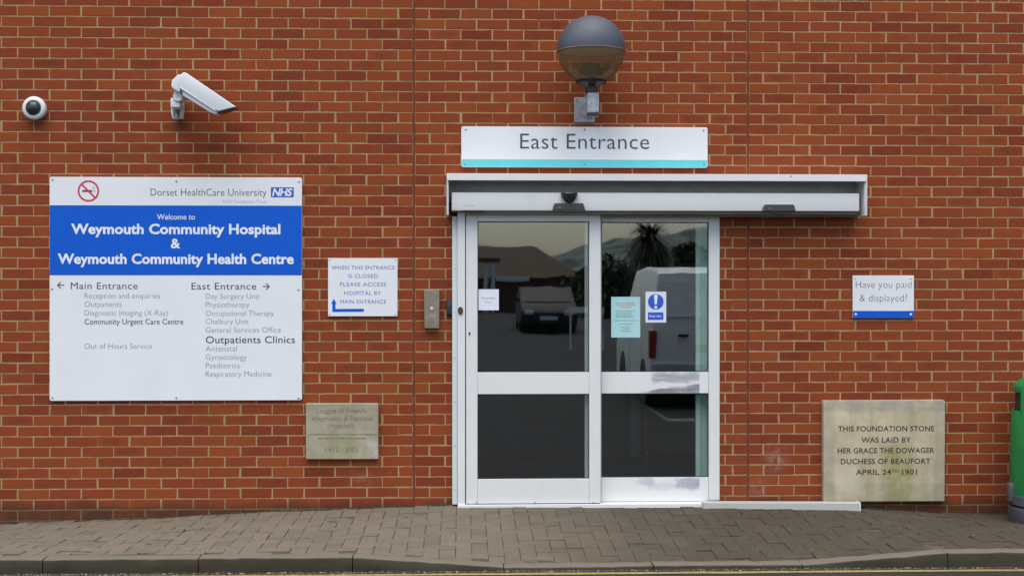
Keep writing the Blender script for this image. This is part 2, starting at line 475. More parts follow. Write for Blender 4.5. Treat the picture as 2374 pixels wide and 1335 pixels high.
def build_wall():
    root = thing('brick_wall', 'red brick hospital wall with pale mortar behind all the signs', 'wall', (0, 0, WZ0))
    bm = BM(); uvl = bm.loops.layers.uv.new('brick')
    rnd = random.Random(3)
    def brick(x0, x1, z0, z1):
        if x1-x0 < .018: return
        # clip at the door opening
        if z0 < OZ and x1 > OX0 and x0 < OX1:
            if x0 < OX0 and x1 > OX0: x1 = OX0
            elif x0 < OX1 and x1 > OX1: x0 = OX1
            else: return
            if x1-x0 < .02: return
        dz = rnd.gauss(0, .0008); t = rnd.gauss(0, .0022); dy = rnd.uniform(-.0008, .0008)
        n = max(2, int((x1-x0)/.045))
        ring = []
        for i in range(n+1): ring.append((x0+(x1-x0)*i/n, z0))
        ring.append((x1, (z0+z1)/2))
        for i in range(n+1): ring.append((x1-(x1-x0)*i/n, z1))
        ring.append((x0, (z0+z1)/2))
        cx, cz = (x0+x1)/2, (z0+z1)/2
        pts = []
        for x, z in ring:
            jx, jz = rnd.gauss(0, .0007), rnd.gauss(0, .0009)
            pts.append((x+jx, z+jz+dz+(x-cx)*t))
        hw, hh = (x1-x0)/2, (z1-z0)/2
        def inset(p, k): return (cx+(p[0]-cx)*(1-k/hw), cz+(p[1]-cz)*(1-k/hh))
        f0 = [bm.verts.new((*(lambda q: (q[0], dy, q[1]))(inset(p, .0016)),)) for p in pts]
        f1 = [bm.verts.new((p[0], dy+.0013, p[1])) for p in pts]
        f2 = [bm.verts.new((p[0], .016, p[1])) for p in pts]
        m = len(pts)
        fs = [bm.faces.new(f0)]
        for a, b in ((f0, f1), (f1, f2)):
            for i in range(m): fs.append(bm.faces.new([a[i], b[i], b[(i+1) % m], a[(i+1) % m]]))
        for f in fs:
            for l in f.loops: l[uvl].uv = ((l.vert.co.x-cx)/hw, (l.vert.co.z-cz)/hh)
    k0 = -int((WZ1-Zr)/COURSE)-1
    k = k0
    while Zr-k*COURSE > WZ0:
        zt, zb = Zr-k*COURSE, Zr-(k+1)*COURSE
        A = (k % 2 == 1)
        for zone in range(3):
            xs = perps(zone, A)
            for a, b in zip(xs, xs[1:]):
                g0 = .0095 if abs(a-J1) < 1e-6 or abs(a-J2) < 1e-6 else .0055
                g1 = .0095 if abs(b-J1) < 1e-6 or abs(b-J2) < 1e-6 else .0055
                jit = rnd.gauss(0, .0019)
                brick(a+g0+jit, b-g1+jit, zb+.0050, zt-.0050)
        k += 1
    obj('brickwork', bm, BRICK, root, sharp=18)
    # mortar bed behind: a thick wall with the doorway left open
    bm = BM()
    box(bm, WX0, OX0, .0026, .30, WZ0, WZ1)
    box(bm, OX1, WX1, .0026, .30, WZ0, WZ1)
    box(bm, OX0, OX1, .0026, .30, OZ, WZ1)
    obj('mortar', bm, MORTAR, root)
    for J in (J1, J2):
        bm = BM(); box(bm, J-.0088, J+.0088, .0018, .02, WZ0 if J is J1 else WZ0, WZ1)
        obj('movement_joint', bm, SEAL, root)
build_wall()

# ------------------------------------------------------------------ ground
KY = -1.75                                            # front face of the kerb
def lerp_tab(tab, x):
    if x <= tab[0][0]: return tab[0][1]
    for (a, za), (b, zb) in zip(tab, tab[1:]):
        if x <= b: return za+(zb-za)*(x-a)/(b-a)
    return tab[-1][1]
ZWALL = [(PX(u), P(u, v)[1]) for u, v in ((-300, 1224), (0, 1213), (400, 1199), (600, 1187), (800, 1178), (1047, 1169.5), (1300, 1169.5), (1640, 1168.5), (1990, 1176), (2200, 1189), (2374, 1194), (2700, 1202))]
DK = .023; ROADZ = -.107
KA, KB, KC, KD = PX(817, 1.75), PX(1168, 1.75), PX(1860, 1.75), PX(2197, 1.75)
ZKERB = [(KA, -.02), (KB, ROADZ+DK), (KC, ROADZ+DK), (KD, -.018)]
def zpave(x, y):
    t = max(0, min(1, -y/1.625))
    t = t*t*(3-2*t)*.35+t*.65
    return lerp_tab(ZWALL, x)*(1-t)+lerp_tab(ZKERB, x)*t
def build_paving():
    bm = BM(); rnd = random.Random(11)
    S = .1; G = .0016
    x0, x1 = -5.3, 5.7
    def block(xa, xb, ya, yb):
        ya = max(ya, -1.622); yb = min(yb, -.002)
        if yb-ya < .02: return
        tilt = rnd.gauss(0, .0014); dz = rnd.gauss(0, .0012); tilt2 = rnd.gauss(0, .0014)
        a, b, c, d = xa+G, xb-G, ya+G, yb-G
        ch = .0024
        def z(x, y): return zpave(x, y)+dz+tilt*(x-xa)/S+tilt2*(y-ya)/S
        top = [(a+ch, c+ch), (b-ch, c+ch), (b-ch, d-ch), (a+ch, d-ch)]
        mid = [(a, c), (b, c), (b, d), (a, d)]
        t = [bm.verts.new((x, y, z(x, y))) for x, y in top]
        m = [bm.verts.new((x, y, z(x, y)-ch)) for x, y in mid]
        l = [bm.verts.new((x, y, z(x, y)-.03)) for x, y in mid]
        bm.faces.new(t)
        for p, q in ((t, m), (m, l)):
            for i in range(4): bm.faces.new([p[i], q[i], q[(i+1) % 4], p[(i+1) % 4]])
    nx, ny = int((x1-x0)/S), 18
    for i in range(nx):
        for j in range(ny):
            X, Y = x0+i*S, -1.66+j*S
            d = (i-j) % 4
            if d == 0: block(X, X+2*S, Y, Y+S)
            elif d == 3: block(X, X+S, Y, Y+2*S)
    struct('block_paving', bm, PAVER, sharp=30)
    bm = BM()                                            # jointing sand bed
    n = 440
    rows = []
    from mathutils import noise as mn
    def fill(x, y):
        return -.0066+.0034*max(-1, min(1, 2.2*mn.noise(Vector((x*14, y*14, 3)))+.5*mn.noise(Vector((x*3, y*3, 9)))))
    for j in range(70):
        y = .3 if j == 0 else .02-1.65*(j-1)/68
        rows.append([bm.verts.new((x0+(x1-x0)*i/n, y, zpave(x0+(x1-x0)*i/n, y)+fill(x0+(x1-x0)*i/n, y))) for i in range(n+1)])
    for a, b in zip(rows, rows[1:]):
        for i in range(n): bm.faces.new([a[i], b[i], b[i+1], a[i+1]])
    struct('paving_bed', bm, plain('joint_sand', (.065,.055,.041), .95, var=.35, vscale=30))
build_paving()
def build_kerb():
    bm = BM()
    s = .905
    xs = [KA]
    while xs[0] > -5.4: xs.insert(0, xs[0]-s)
    xs.append(KB); m = int(round((KC-KB)/s))
    xs += [KB+(KC-KB)*(i+1)/m for i in range(m)]
    xs.append(KD)
    while xs[-1] < 5.8: xs.append(xs[-1]+s)
    rnd = random.Random(5)
    for a, b in zip(xs, xs[1:]):
        dz = rnd.gauss(0, .0012); dy = rnd.gauss(0, .0015)
        g = .003
        prof = [(-1.628, -.3), (-1.628, 0), (-1.738, 0), (-1.7465, -.003), (-1.75, -.011), (-1.753, -.06), (-1.755, -.3)]
        secs = []
        n = 14
        for i in range(n+1):
            x = a+g+(b-a-2*g)*i/n
            zt = lerp_tab(ZKERB, x)+dz
            secs.append([bm.verts.new((x, y+dy+rnd.gauss(0, .0014), zt+h+rnd.gauss(0, .0014))) for y, h in prof])
        for p, q in zip(secs, secs[1:]):
            for i in range(len(prof)-1): bm.faces.new([p[i], p[i+1], q[i+1], q[i]])
        bm.faces.new(secs[0]); bm.faces.new(secs[-1][::-1])
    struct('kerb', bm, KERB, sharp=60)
build_kerb()
def zroad(y):
    d = -y
    if d < 14: return ROADZ
    return ROADZ+.3*min(1.6, (d-14)/21)
bm = BM()
ys = [-1.6, -2.6, -6, -10, -14, -18, -24, -30, -36, -48, -90, -300, -1500]
ws = [60]*11+[500, 2500]
rows = [[bm.verts.new((w*(i/10-.5)*2, y, zroad(y))) for i in range(11)] for y, w in zip(ys, ws)]
for a, b in zip(rows, rows[1:]):
    for i in range(10): bm.faces.new([a[i], b[i], b[i+1], a[i+1]])
struct('road', bm, ASPH)
bm = BM()
n = 60
ya, yb = [], []
for i in range(n+1):
    x = -5.5+11.2*i/n
    ya.append(bm.verts.new((x, -1.835+random.gauss(0, .003), ROADZ+.004))); yb.append(bm.verts.new((x, -1.885+random.gauss(0, .003), ROADZ+.004)))
for i in range(n): bm.faces.new([ya[i], yb[i], yb[i+1], ya[i+1]])
struct('yellow_line', bm, YELL)
# grit in the gutter and a few chips on the paving
bm = BM(); rnd = random.Random(21)
def chip(bm, x, y, z, r):
    sx, sy, sz = (r*rnd.uniform(.6, 1.4) for _ in range(3)); sz *= .55; a = rnd.uniform(0, PI)
    vs = []
    for dx, dy, dz in ((1,0,0), (0,1,0), (-1,0,0), (0,-1,0), (.2,.1,1), (0,0,-.6)):
        X, Y = dx*sx, dy*sy
        vs.append(bm.verts.new((x+X*math.cos(a)-Y*math.sin(a), y+X*math.sin(a)+Y*math.cos(a), z+dz*sz)))
    for i in range(4):
        bm.faces.new([vs[i], vs[(i+1) % 4], vs[4]]); bm.faces.new([vs[(i+1) % 4], vs[i], vs[5]])
for i in range(2300):
    y = -1.757-abs(rnd.gauss(0, .035)); x = rnd.uniform(-5, 5.3)
    chip(bm, x, y, ROADZ+.002, rnd.choice((.003, .004, .005, .0075)))
for i in range(330):
    x = rnd.uniform(-4, 4.6) if rnd.random() < .4 else rnd.uniform(-.6, 4.4); y = -rnd.uniform(.02, 1.6)
    chip(bm, x, y, zpave(x, y)+.001, rnd.choice((.003, .004, .004, .0065)))
struct('loose_grit', bm, GRIT.m, 'stuff', sharp=20)
bm = BM()
for i in range(3200):
    x = rnd.uniform(-4.6, PX(1040)) if rnd.random() < .72 else rnd.uniform(PX(2000), 4.7)
    d = abs(math.sin(x*3.1)+.6*math.sin(x*7.7+1))
    if rnd.random() > .25+.5*d: continue
    y = -abs(rnd.gauss(0, .012)); chip(bm, x, y, zpave(x, y)+.002, rnd.uniform(.004, .013)*(.6+.6*d))
struct('wall_foot_moss', bm, MOSS.m, 'stuff', sharp=20)

# ------------------------------------------------------------------ signs
def panel(root, u0, v0, u1, v1, p0, p1, rad, mat, name='panel'):
    um, vm = (u0+u1)/2, (v0+v1)/2
    x0, x1 = P(u0, vm, p1)[0], P(u1, vm, p1)[0]; z1, z0 = P(um, v0, p1)[1], P(um, v1, p1)[1]
    bm = BM(); prism(bm, rrect(x0, x1, z0, z1, rad), -p0, -p1, .0012)
    return obj(name, bm, mat, root)
def band(root, name, u0, v0, u1, v1, p, mat, rad=0):
    um, vm = (u0+u1)/2, (v0+v1)/2
    x0, x1 = P(u0, vm, p)[0], P(u1, vm, p)[0]; z1, z0 = P(um, v0, p)[1], P(um, v1, p)[1]
    bm = BM()
    pts = rrect(x0, x1, z0, z1, rad) if rad else [(x0, z0), (x1, z0), (x1, z1), (x0, z1)]
    fpoly(bm, pts, -p)
    return obj(name, bm, mat, root)
def screws(root, pts, p, r=.0075, mat=STEEL):
    for u, v in pts:
        bm = BM(); x, z = P(u, v, p); screw(bm, x, -p, z, r); obj('screw', bm, mat, root)
def lettering(root, lines, p, mat, name='lettering'):
    for l in lines:
        bm = BM(); text(bm, *l[:5], -p, *l[5:]); obj(name, bm, mat, root, recalc=False)

# large welcome sign
X, Z = P(407, 928)
r = thing('welcome_sign', 'large white and blue hospital welcome board listing the departments', 'sign', (X, 0, Z))
pf = .022
panel(r, 115, 411, 700, 928, .004, pf, .014, SIGNW)
e = .0008
band(r, 'blue_band', 115.3, 476.5, 699.7, 638, pf+e, BLUE)
lettering(r, [('Dorset HealthCare University', 349, 618, 454, 16, -.008)], pf+e, LDGREY, 'trust_lettering')
lettering(r, [('NHS Foundation Trust', 517, 618, 471, 7, -.01)], pf+e, LPALE, 'trust_subtitle')
band(r, 'logo_box', 628, 434.5, 681, 457.5, pf+e, LNHS)
lettering(r, [('NHS', 631, 675, 454, 17, .03, .92, .22)], pf+2*e, LWHITE, 'logo_lettering')
lettering(r, [('Welcome to', 364, 452, 509, 12.5, .004), ('Weymouth Community Hospital', 165, 650, 542, 23, .03, 1.02), ('&', 396, 418, 575, 22, .02),
    ('Weymouth Community Health Centre', 134, 681, 611, 23, .03, 1.02)], pf+2*e, LWHITE, 'welcome_lettering')
lettering(r, [('Main Entrance', 164, 319, 670, 15.5, 0, 1.06), ('East Entrance', 444, 594, 671, 15.5, 0, 1.06), ('Outpatients Clinics', 477, 684, 795, 16, .006, 1.04)], pf+e, LBLACK, 'heading_lettering')
lettering(r, [('Community Urgent Care Centre', 196, 425, 751.5, 12.5, .004)], pf+e, LDGREY, 'urgent_care_lettering')
lst = [(s, 196, b, a, 12, -.012) for s, b, a in (('Reception and enquiries', 371, 691.5), ('Outpatients', 282, 711), ('Diagnostic Imaging (X-Ray)', 389, 731), ('Out of Hours Service', 352, 808))]
lst += [(s, 477, b, a, 12, -.012) for s, b, a in (('Day Surgery Unit', 602, 692.5), ('Physiotherapy', 578, 712), ('Occupational Therapy', 635, 732), ('Chalbury Unit', 576, 751), ('General Services Office', 651, 770.5),
    ('Antenatal', 549, 814), ('Gynaecology', 572, 833.5), ('Paediatrics', 556, 853), ('Respiratory Medicine', 629, 872.5))]
lettering(r, lst, pf+e, LGREY, 'department_lettering')
def arrow(bm, ua, ub, v, p, t=2.4, h=7.5):
    s = 1 if ub > ua else -1
    pt = lambda u, w: P(u, w, p)
    fpoly(bm, [pt(ua, v-t/2), pt(ub-s*t, v-t/2), pt(ub-s*t, v+t/2), pt(ua, v+t/2)], -p)
    for g in (-1, 1):
        fpoly(bm, [pt(ub, v), pt(ub-s*h, v+g*h), pt(ub-s*(h+3.1), v+g*h), pt(ub-s*3.4, v)], -p-.0001)
bm = BM(); arrow(bm, 149, 132, 661, pf+e); obj('left_arrow', bm, LBLACK, r)
bm = BM(); arrow(bm, 609, 626, 664, pf+e); obj('right_arrow', bm, LBLACK, r)
bm = BM(); x, z = P(205, 443, pf); k = 1/322
disc(bm, x, -pf-e, z, 24.5*k, 40, 20.3*k)
c45 = math.cos(R(45))
w = 2.0*k; L = 21*k
fpoly(bm, [(x-L*c45-w*c45, z+L*c45-w*c45), (x+L*c45-w*c45, z-L*c45-w*c45), (x+L*c45+w*c45, z-L*c45+w*c45), (x-L*c45+w*c45, z+L*c45+w*c45)], -pf-1.6*e)
ns = obj('no_smoking_ring', bm, LRED, r)
bm = BM(); fpoly(bm, [(x-14*k, z-2.2*k), (x+8*k, z-2.2*k), (x+8*k, z+2.2*k), (x-14*k, z+2.2*k)], -pf-e)
obj('cigarette', bm, LBLACK, r)
bm = BM(); fpoly(bm, [(x+10*k, z-2.2*k), (x+16*k, z-2.2*k), (x+16*k, z+2.2*k), (x+10*k, z+2.2*k)], -pf-e)
fpoly(bm, [(x+9*k, z+5*k), (x+14*k, z+4*k), (x+15*k, z+9*k), (x+10*k, z+11*k)], -pf-e)
obj('cigarette_smoke', bm, plain('smoke_grey', (.48,.52,.50), .5), r)
screws(r, [(122, 417), (409, 420.5), (693, 422), (121, 670), (692, 672), (122, 922), (409, 922), (692, 923)], pf)

# entrance closed notice
X, Z = P(841, 733)
r = thing('closed_notice_sign', 'small white sign with blue capitals and a bent blue arrow, left of the intercom', 'sign', (X, 0, Z))
pf = .016
panel(r, 760.5, 598.5, 921.5, 733, .004, pf, .003, SIGNW)
lettering(r, [('WHEN THIS ENTRANCE', 769, 915, 624.5, 8.6, 0, 1.08), ('IS CLOSED', 807, 876, 644, 8.6, 0, 1.08), ('PLEASE ACCESS', 788, 895, 663.5, 8.6, 0, 1.08),
    ('HOSPITAL BY', 798, 883, 683.5, 8.6, 0, 1.08), ('MAIN ENTRANCE', 789, 895, 703.5, 8.6, 0, 1.08)], pf+e, LBLUE)
bm = BM(); q = lambda u, v: P(u, v, pf+e)
fpoly(bm, [q(770.5, 723), q(843.5, 722.5), q(843.5, 715.5), q(777.8, 716), q(777.8, 704), q(780.5, 704), q(774, 692.5), q(767.5, 704), q(770.5, 704)], -pf-e)
obj('bent_arrow', bm, BLUE, r)
screws(r, [(764.5, 602.5), (917.5, 602.5), (764.5, 729.5), (917, 729)], pf, .005)

# east entrance sign
X, Z = P(1355, 388)
r = thing('east_entrance_sign', 'long white East Entrance sign with a turquoise stripe over the door', 'sign', (X, 0, Z))
pf = .03
panel(r, 1069.5, 294.5, 1640.5, 388.5, .004, pf, .014, SIGNW)
band(r, 'turquoise_band', 1070.5, 370.5, 1639.5, 387.8, pf+e, TURQ, .009)
lettering(r, [('East Entrance', 1206, 1505, 345.5, 34.5, -.004, 1.04)], pf+e, LDGREY)
screws(r, [(1080, 301), (1356, 301), (1631, 303), (1078, 381), (1356, 380.5), (1632, 381)], pf)

# pay and display sign
X, Z = P(2048, 737)
r = thing('pay_and_display_sign', 'small white sign with a blue foot asking Have you paid', 'sign', (X, 0, Z))
pf = .016
panel(r, 1977, 638.5, 2119, 737, .004, pf, .003, SIGNW)
band(r, 'blue_band', 1977.3, 720.5, 2118.7, 736.7, pf+e, BLUE)
lettering(r, [('Have you paid', 1984, 2113, 667.5, 15.5, -.018), ('& displayed?', 1993, 2103, 698.5, 15.5, -.018)], pf+e, LDGREY)
screws(r, [(1984, 728.3), (2111.5, 728.3)], pf, .0085, LWHITE); screws(r, [(1983, 646), (2111, 646)], pf, .005)

# stones
def stone(root, u0, v0, u1, v1, p, mat, cham):
    um, vm = (u0+u1)/2, (v0+v1)/2
    x0, x1 = P(u0, vm, p)[0], P(u1, vm, p)[0]; z1, z0 = P(um, v0, p)[1], P(um, v1, p)[1]
    bm = BM(); box(bm, x0, x1, -p, .004, z0, z1, cham, 2)
    for v in bm.verts:
        v.co.x += random.gauss(0, .0012); v.co.z += random.gauss(0, .0012)
    return obj('stone_block', bm, mat, root)
X, Z = P(792, 1064)
r = thing('commemorative_plaque', 'small weathered grey stone plaque dated 1952 - 2002 under the welcome board', 'plaque', (X, 0, Z))
pf = .04
stone(r, 709, 935, 877, 1064, pf, STONE1, .005)
lettering(r, [('League of Friends', 734, 851, 957, 11.5, -.004), ('Weymouth & Portland', 722, 863, 974.5, 11, -.002), ('Hospitals', 763, 822, 991.5, 11, -.006), ('1952 - 2002', 755, 832, 1047, 11.5, -.012)], pf+e, CUT2)
for a in ((716, 871, 1006.5, 2.2, -pf-e, 1), (737, 850, 1015.5, 2.6, -pf-e, 2)):
    bm = BM(); scribble(bm, *a); obj('small_print', bm, CUT2, r)
X, Z = P(2050, 1163)
r = thing('foundation_stone', 'big square pale foundation stone with dark capitals beside the green bin', 'foundation stone', (X, 0, Z))
pf = .05
stone(r, 1909, 927.5, 2191, 1163, pf, STONE2, .008)
lettering(r, [('THIS FOUNDATION STONE', 1943, 2166, 999, 12, .016, 1.05), ('WAS LAID BY', 1997, 2112, 1025, 12, .016, 1.05), ('HER GRACE THE DOWAGER', 1942, 2166, 1049.5, 12, .016, 1.05),
    ('DUCHESS OF BEAUFORT', 1949, 2157, 1074.5, 12, .016, 1.05), ('APRIL 24', 1984, 2066, 1099.5, 12, .016, 1.05), ('TH', 2068, 2083, 1094, 6, .004), ('1901', 2091, 2126, 1099.5, 12, .016, 1.05)], pf+e, CUT)

# ------------------------------------------------------------------ dome camera
x, z = P(79, 251, .06)
r = thing('dome_camera', 'round white dome security camera at the upper left', 'security camera', (x, 0, z))
k = 1/327
bm = BM(); lathe(bm, [(24*k, 0), (25*k, .03), (27*k, .05), (27*k, .062), (25*k, .072), (21*k, .078), (17.5*k, .079), (17*k, .07)], (x, 0, z), 'Y'); obj('housing', bm, CAMW, r)
bm = BM(); lathe(bm, [(17*k, .07), (16*k, .083), (12.5*k, .096), (7*k, .105), (0, .108)], (x, 0, z), 'Y')
obj('dome', bm, plain('smoked_dome', (.03,.028,.03), .12), r)
bm = BM(); lathe(bm, [(18*k, .0788), (17.6*k, .0815), (16*k, .0815), (15.7*k, .078)], (x, 0, z), 'Y'); obj('trim_ring', bm, GREYP, r)

# ------------------------------------------------------------------ box camera on bracket
p0, p1 = .17, .31
x, z = P(408, 275, .1)
r = thing('box_camera', 'long white box security camera on a bracket pointing down to the right', 'security camera', (x, 0, z))
def poly_px(pts, p): return [P(u, v, p) for u, v in pts]
def wedge(bm, pts, pa, pb, bev=.004, lean=0.0):
    """outline in a plane parallel to the wall, given real thickness pa..pb"""
    poly = poly_px(pts, pb); prism(bm, poly, -pa, -pb, bev, 3)
bm = BM()
wedge(bm, [(424, 168.5), (431, 169), (547, 248), (505, 258.5), (419, 203), (413, 200), (409, 192), (412, 178)], p0, p1, .007); obj('sunshield', bm, CAMW, r)
bm = BM()
wedge(bm, [(407, 178), (414, 172), (422, 180), (424, 212), (414, 214), (399, 205), (396.5, 199), (398, 187)], p0+.002, p1-.0012, .008); obj('rear_cap', bm, CAMW, r)
bm = BM()
wedge(bm, [(418, 203.5), (505, 257), (502, 263.5), (497, 264.5), (488, 261), (424, 222)], p0+.02, p1-.012, .004); obj('camera_body', bm, CAMW, r)
bm = BM()
wedge(bm, [(418, 201.5), (500, 255.5), (499, 258), (417, 204.5)], p0+.05, p1+.0035, .001); obj('shield_rail', bm, CAMW, r)
bm = BM()
wedge(bm, [(505, 257), (546.5, 247.5), (547.5, 250), (538, 252.5), (511, 260.3), (504, 261)], p0+.012, p1-.006, .001); obj('front_window', bm, BLACKP, r)
bm = BM(); wedge(bm, [(417.5, 206), (421.5, 203.5), (420.5, 214), (417, 214)], p0+.1, p1+.001, .0006); obj('hinge_clip', bm, DKP, r)
bm = BM(); xx, zz = P(412, 224, .27); lathe(bm, [(0, -.11), (11*k, -.11), (11.5*k, -.1), (11.5*k, 0), (10*k, .006), (3*k, .006), (2.6*k, .003), (0, .003)], (xx, -.26, zz), 'Y', 28); obj('swivel_joint', bm, CAMW, r)
bm = BM(); wedge(bm, [(404, 208), (420, 216), (421, 226), (404, 228)], .2, .262, .004); obj('swivel_neck', bm, CAMW, r)
bm = BM(); wedge(bm, [(395, 233), (399, 229), (409, 228), (417, 240), (416, 249), (395.5, 249)], .10, .25, .005); obj('bracket_arm', bm, CAMW, r)
bm = BM(); wedge(bm, [(395.5, 228), (422, 228), (422, 246), (420, 274), (400, 275.5), (396.5, 262)], .004, .10, .004); obj('wall_bracket', bm, CAMW, r)
bm = BM(); wedge(bm, [(399, 250), (416.5, 250), (416.5, 272), (402, 272.5)], .08, .1025, .001); obj('bracket_cover', bm, BROWNST, r)
bm = BM(); wedge(bm, [(406.5, 266), (411, 266), (411.5, 274), (406, 274)], .09, .1075, .001); obj('bracket_bolt', bm, GALV, r)

# ------------------------------------------------------------------ globe lamp
LP_ = .36
x, z = P(1370.5, 118, LP_)
k = 1/(322*10/(10-LP_)); rad = 79*k
r = thing('globe_wall_lamp', 'globe lamp with slate grey top half on a steel bracket above the entrance sign', 'lamp', (P(1355, 283)[0], 0, P(1355, 283)[1]))
def sph(a0, a1, R_, n=18): return [(R_*math.cos(R(a0+(a1-a0)*i/n)), R_*math.sin(R(a0+(a1-a0)*i/n))) for i in range(n+1)]
bm = BM(); prof = [(0 if abs(a) < 1e-4 else a, h) for a, h in sph(0, 90, rad*1.012)]
prof = [(rad*.985, -.001), (rad*1.012, -.002)]+prof[:-1]+[(0, rad*1.012)]
lathe(bm, prof, (x, -LP_, z), 'Z', 56); obj('globe_cap', bm, SLATE, r)
bm = BM(); lathe(bm, sph(-2, -66, rad*.992), (x, -LP_, z), 'Z', 56); obj('clear_globe', bm, GLOBE, r)
bm = BM(); lathe(bm, [(rad*1.004, -.0095), (rad*1.016, -.0085), (rad*1.016, -.003), (rad*1.0, -.003)], (x, -LP_, z), 'Z', 56); obj('rim_ring', bm, ALU, r)
zc = PZ(191, LP_); 
bm = BM(); lathe(bm, [(0, zc+.012), (33*k, zc+.012), (36*k, zc+.004), (35*k, zc-.004), (22*k, zc-.018), (14*k, zc-.032), (13*k, PZ(217, LP_)), (0, PZ(217, LP_))], (x, -LP_, 0), 'Z', 36); obj('collar', bm, BLACKP, r)
bm = BM(); lathe(bm, [(0, zc+.012), (24*k, zc+.012), (26*k, zc+.06), (24*k, zc+.10), (16*k, zc+.128), (0, zc+.135)], (x, -LP_, 0), 'Z', 32); obj('lamp_holder', bm, DIFF, r)
bm = BM(); lathe(bm, [(0, z-.012), (rad*.55, z-.011), (rad*.93, z-.004)], (x, -LP_, 0), 'Z', 40); obj('reflector', bm, plain('reflector_white', (.42,.40,.34), .4), r)
bm = BM(); x0, x1 = PX(1360.5, LP_), PX(1387.5, LP_)
box(bm, x0, x1, -LP_-.042, -LP_+.042, PZ(262, LP_), PZ(216.5, LP_), .005)
box(bm, x0+.008, x1-.008, -LP_+.043, -.008, PZ(256, LP_), PZ(228, LP_), .004); obj('bracket_arm', bm, GALV, r)
bm = BM(); box(bm, x0+.002, x1-.002, -LP_-.04, -LP_+.04, PZ(270, LP_), PZ(262.3, LP_), .003); obj('end_cap', bm, BLACKP, r)
bm = BM(); box(bm, PX(1331), PX(1378.5), -.012, .0, PZ(283.5), PZ(226), .003); obj('base_plate', bm, GALV, r)
for u, v in ((1337, 233), (1337, 276), (1372, 276)):
    bm = BM(); a, b = P(u, v, .012); screw(bm, a, -.012, b, .008); obj('bolt', bm, STEEL, r)

# ------------------------------------------------------------------ door hood
HP = .24
hx0, hx1 = PX(1035.5, HP), PX(2010.5, HP)
hzt, hzf, hzb = PZ(402.5, HP), PZ(418.5, HP), PZ(498.5, HP)
r = thing('door_hood', 'white metal weather hood boxed round the sliding door header', 'hood', ((hx0+hx1)/2, 0, hzb))
t = .014
bm = BM(); prism(bm, [(hx0, hzt-.012), (hx1, hzt-.012), (hx1, hzt), (hx0, hzt)], .0, -HP+.0155, 0); obj('top_panel', bm, WHITE, r)
bm = BM(); box(bm, hx0, hx1, -HP, -HP+.015, hzf, hzt, .002); obj('fascia', bm, WHITE, r)
bm = BM(); box(bm, hx0, hx0+t, -HP+.016, 0, hzb, hzt-.0125, .002); obj('end_panel', bm, WHITE, r)
bm = BM(); box(bm, hx1-t, hx1, -HP+.016, 0, hzb, hzt-.0125, .002); obj('end_panel', bm, WHITE, r)
bm = BM(); box(bm, hx0, hx0+.006, -HP, -HP+.0155, hzb, hzf-.0005, .001); obj('end_flange', bm, WHITE, r)
bm = BM(); box(bm, hx1-.006, hx1, -HP, -HP+.0155, hzb, hzf-.0005, .001); obj('end_flange', bm, WHITE, r)
bm = BM(); box(bm, hx0+t+.001, hx1-t-.001, -.014, .0, PZ(470), hzt-.0125); obj('back_panel', bm, plain('hood_back', (.40,.40,.37), .6), r)
bm = BM(); a, b = P(1834, 409, HP); screw(bm, a, -HP, b, .006); obj('screw', bm, STEEL, r)

# ------------------------------------------------------------------ door header with operator
DP = .185
dx0, dx1 = PX(1047, DP), PX(1992.5, DP)
dzt, dzb = PZ(446.5, DP), PZ(488.5, DP)
r = thing('door_header', 'long white sliding door operator cover under the weather hood', 'door operator', ((dx0+dx1)/2, 0, dzb))
bm = BM()
box(bm, dx0, dx1, -DP, -.016, dzb, dzt, .006, 3); obj('cover', bm, WHITE, r)
bm = BM(); x0, x1 = PX(1050, .1), PX(1984, .1)
box(bm, PX(1076, .1), x1, -.145, -.02, dzb-.022, dzb-.0005, .003); box(bm, PX(1392, .1), x1-.012, -.105, -.02, dzb-.034, dzb-.0225, .003); obj('track', bm, ALU, r)
bm = BM(); box(bm, PX(1071, DP), PX(1123, DP), -DP+.004, -DP+.03, dzb-.006, dzb-.0004, .001); obj('rubber_seal', bm, RUBBER, r)
bm = BM(); scribble(bm, 1074, 1099, 477, 2, -DP-.0005, 9); obj('maker_mark', bm, plain('faint_print', (.45,.45,.43), .5), r)
# sensors on the header
def sensor_bar(u0, u1, v0, v1, label):
    x, z = P((u0+u1)/2, v1, DP)
    r = thing('door_sensor', label, 'sensor', (x, -DP, z), 'sensors along the door header')
    bm = BM()
    pts = [P(u, v, DP+.04) for u, v in ((u0, v1), (u1, v1), (u1-2, (v0+v1)/2), (u1-4.5, v0+1), (u1-7, v0), (u0+7, v0), (u0+4.5, v0+1), (u0+2, (v0+v1)/2))]
    prism(bm, pts, -DP+.0, -DP-.04, .003); obj('housing', bm, DKP, r)
    bm = BM(); a, b = P(u0+16, v1-6.5, DP+.04); box(bm, a-.012, a+.012, -DP-.041, -DP-.0398, b-.003, b+.003, .0003); obj('status_lens', bm, plain('lens_grey', (.2,.2,.2), .3), r)
sensor_bar(1281, 1357, 471, 487.5, 'flat black sensor bar under the round sensor on the header')
sensor_bar(1769, 1845, 474, 489.5, 'flat black sensor bar alone at the right end of the header')
x, z = P(1319, 447, DP)
r = thing('motion_sensor', 'rounded black motion sensor at the middle of the door header', 'sensor', (x, -DP, z), 'sensors along the door header')
bm = BM(); k = 1/328
lathe(bm, [(0, .004), (12*k, .003), (18*k, -.001), (20*k, -.010), (19.5*k, -.020), (16.5*k, -.042), (11*k, -.060), (5*k, -.073), (0, -.077)], (x, -DP-.028, z), 'Z', 32)
for v in bm.verts:
    if v.co.y > -DP-.001: v.co.y = -DP-.001
obj('housing', bm, BLACKP, r)

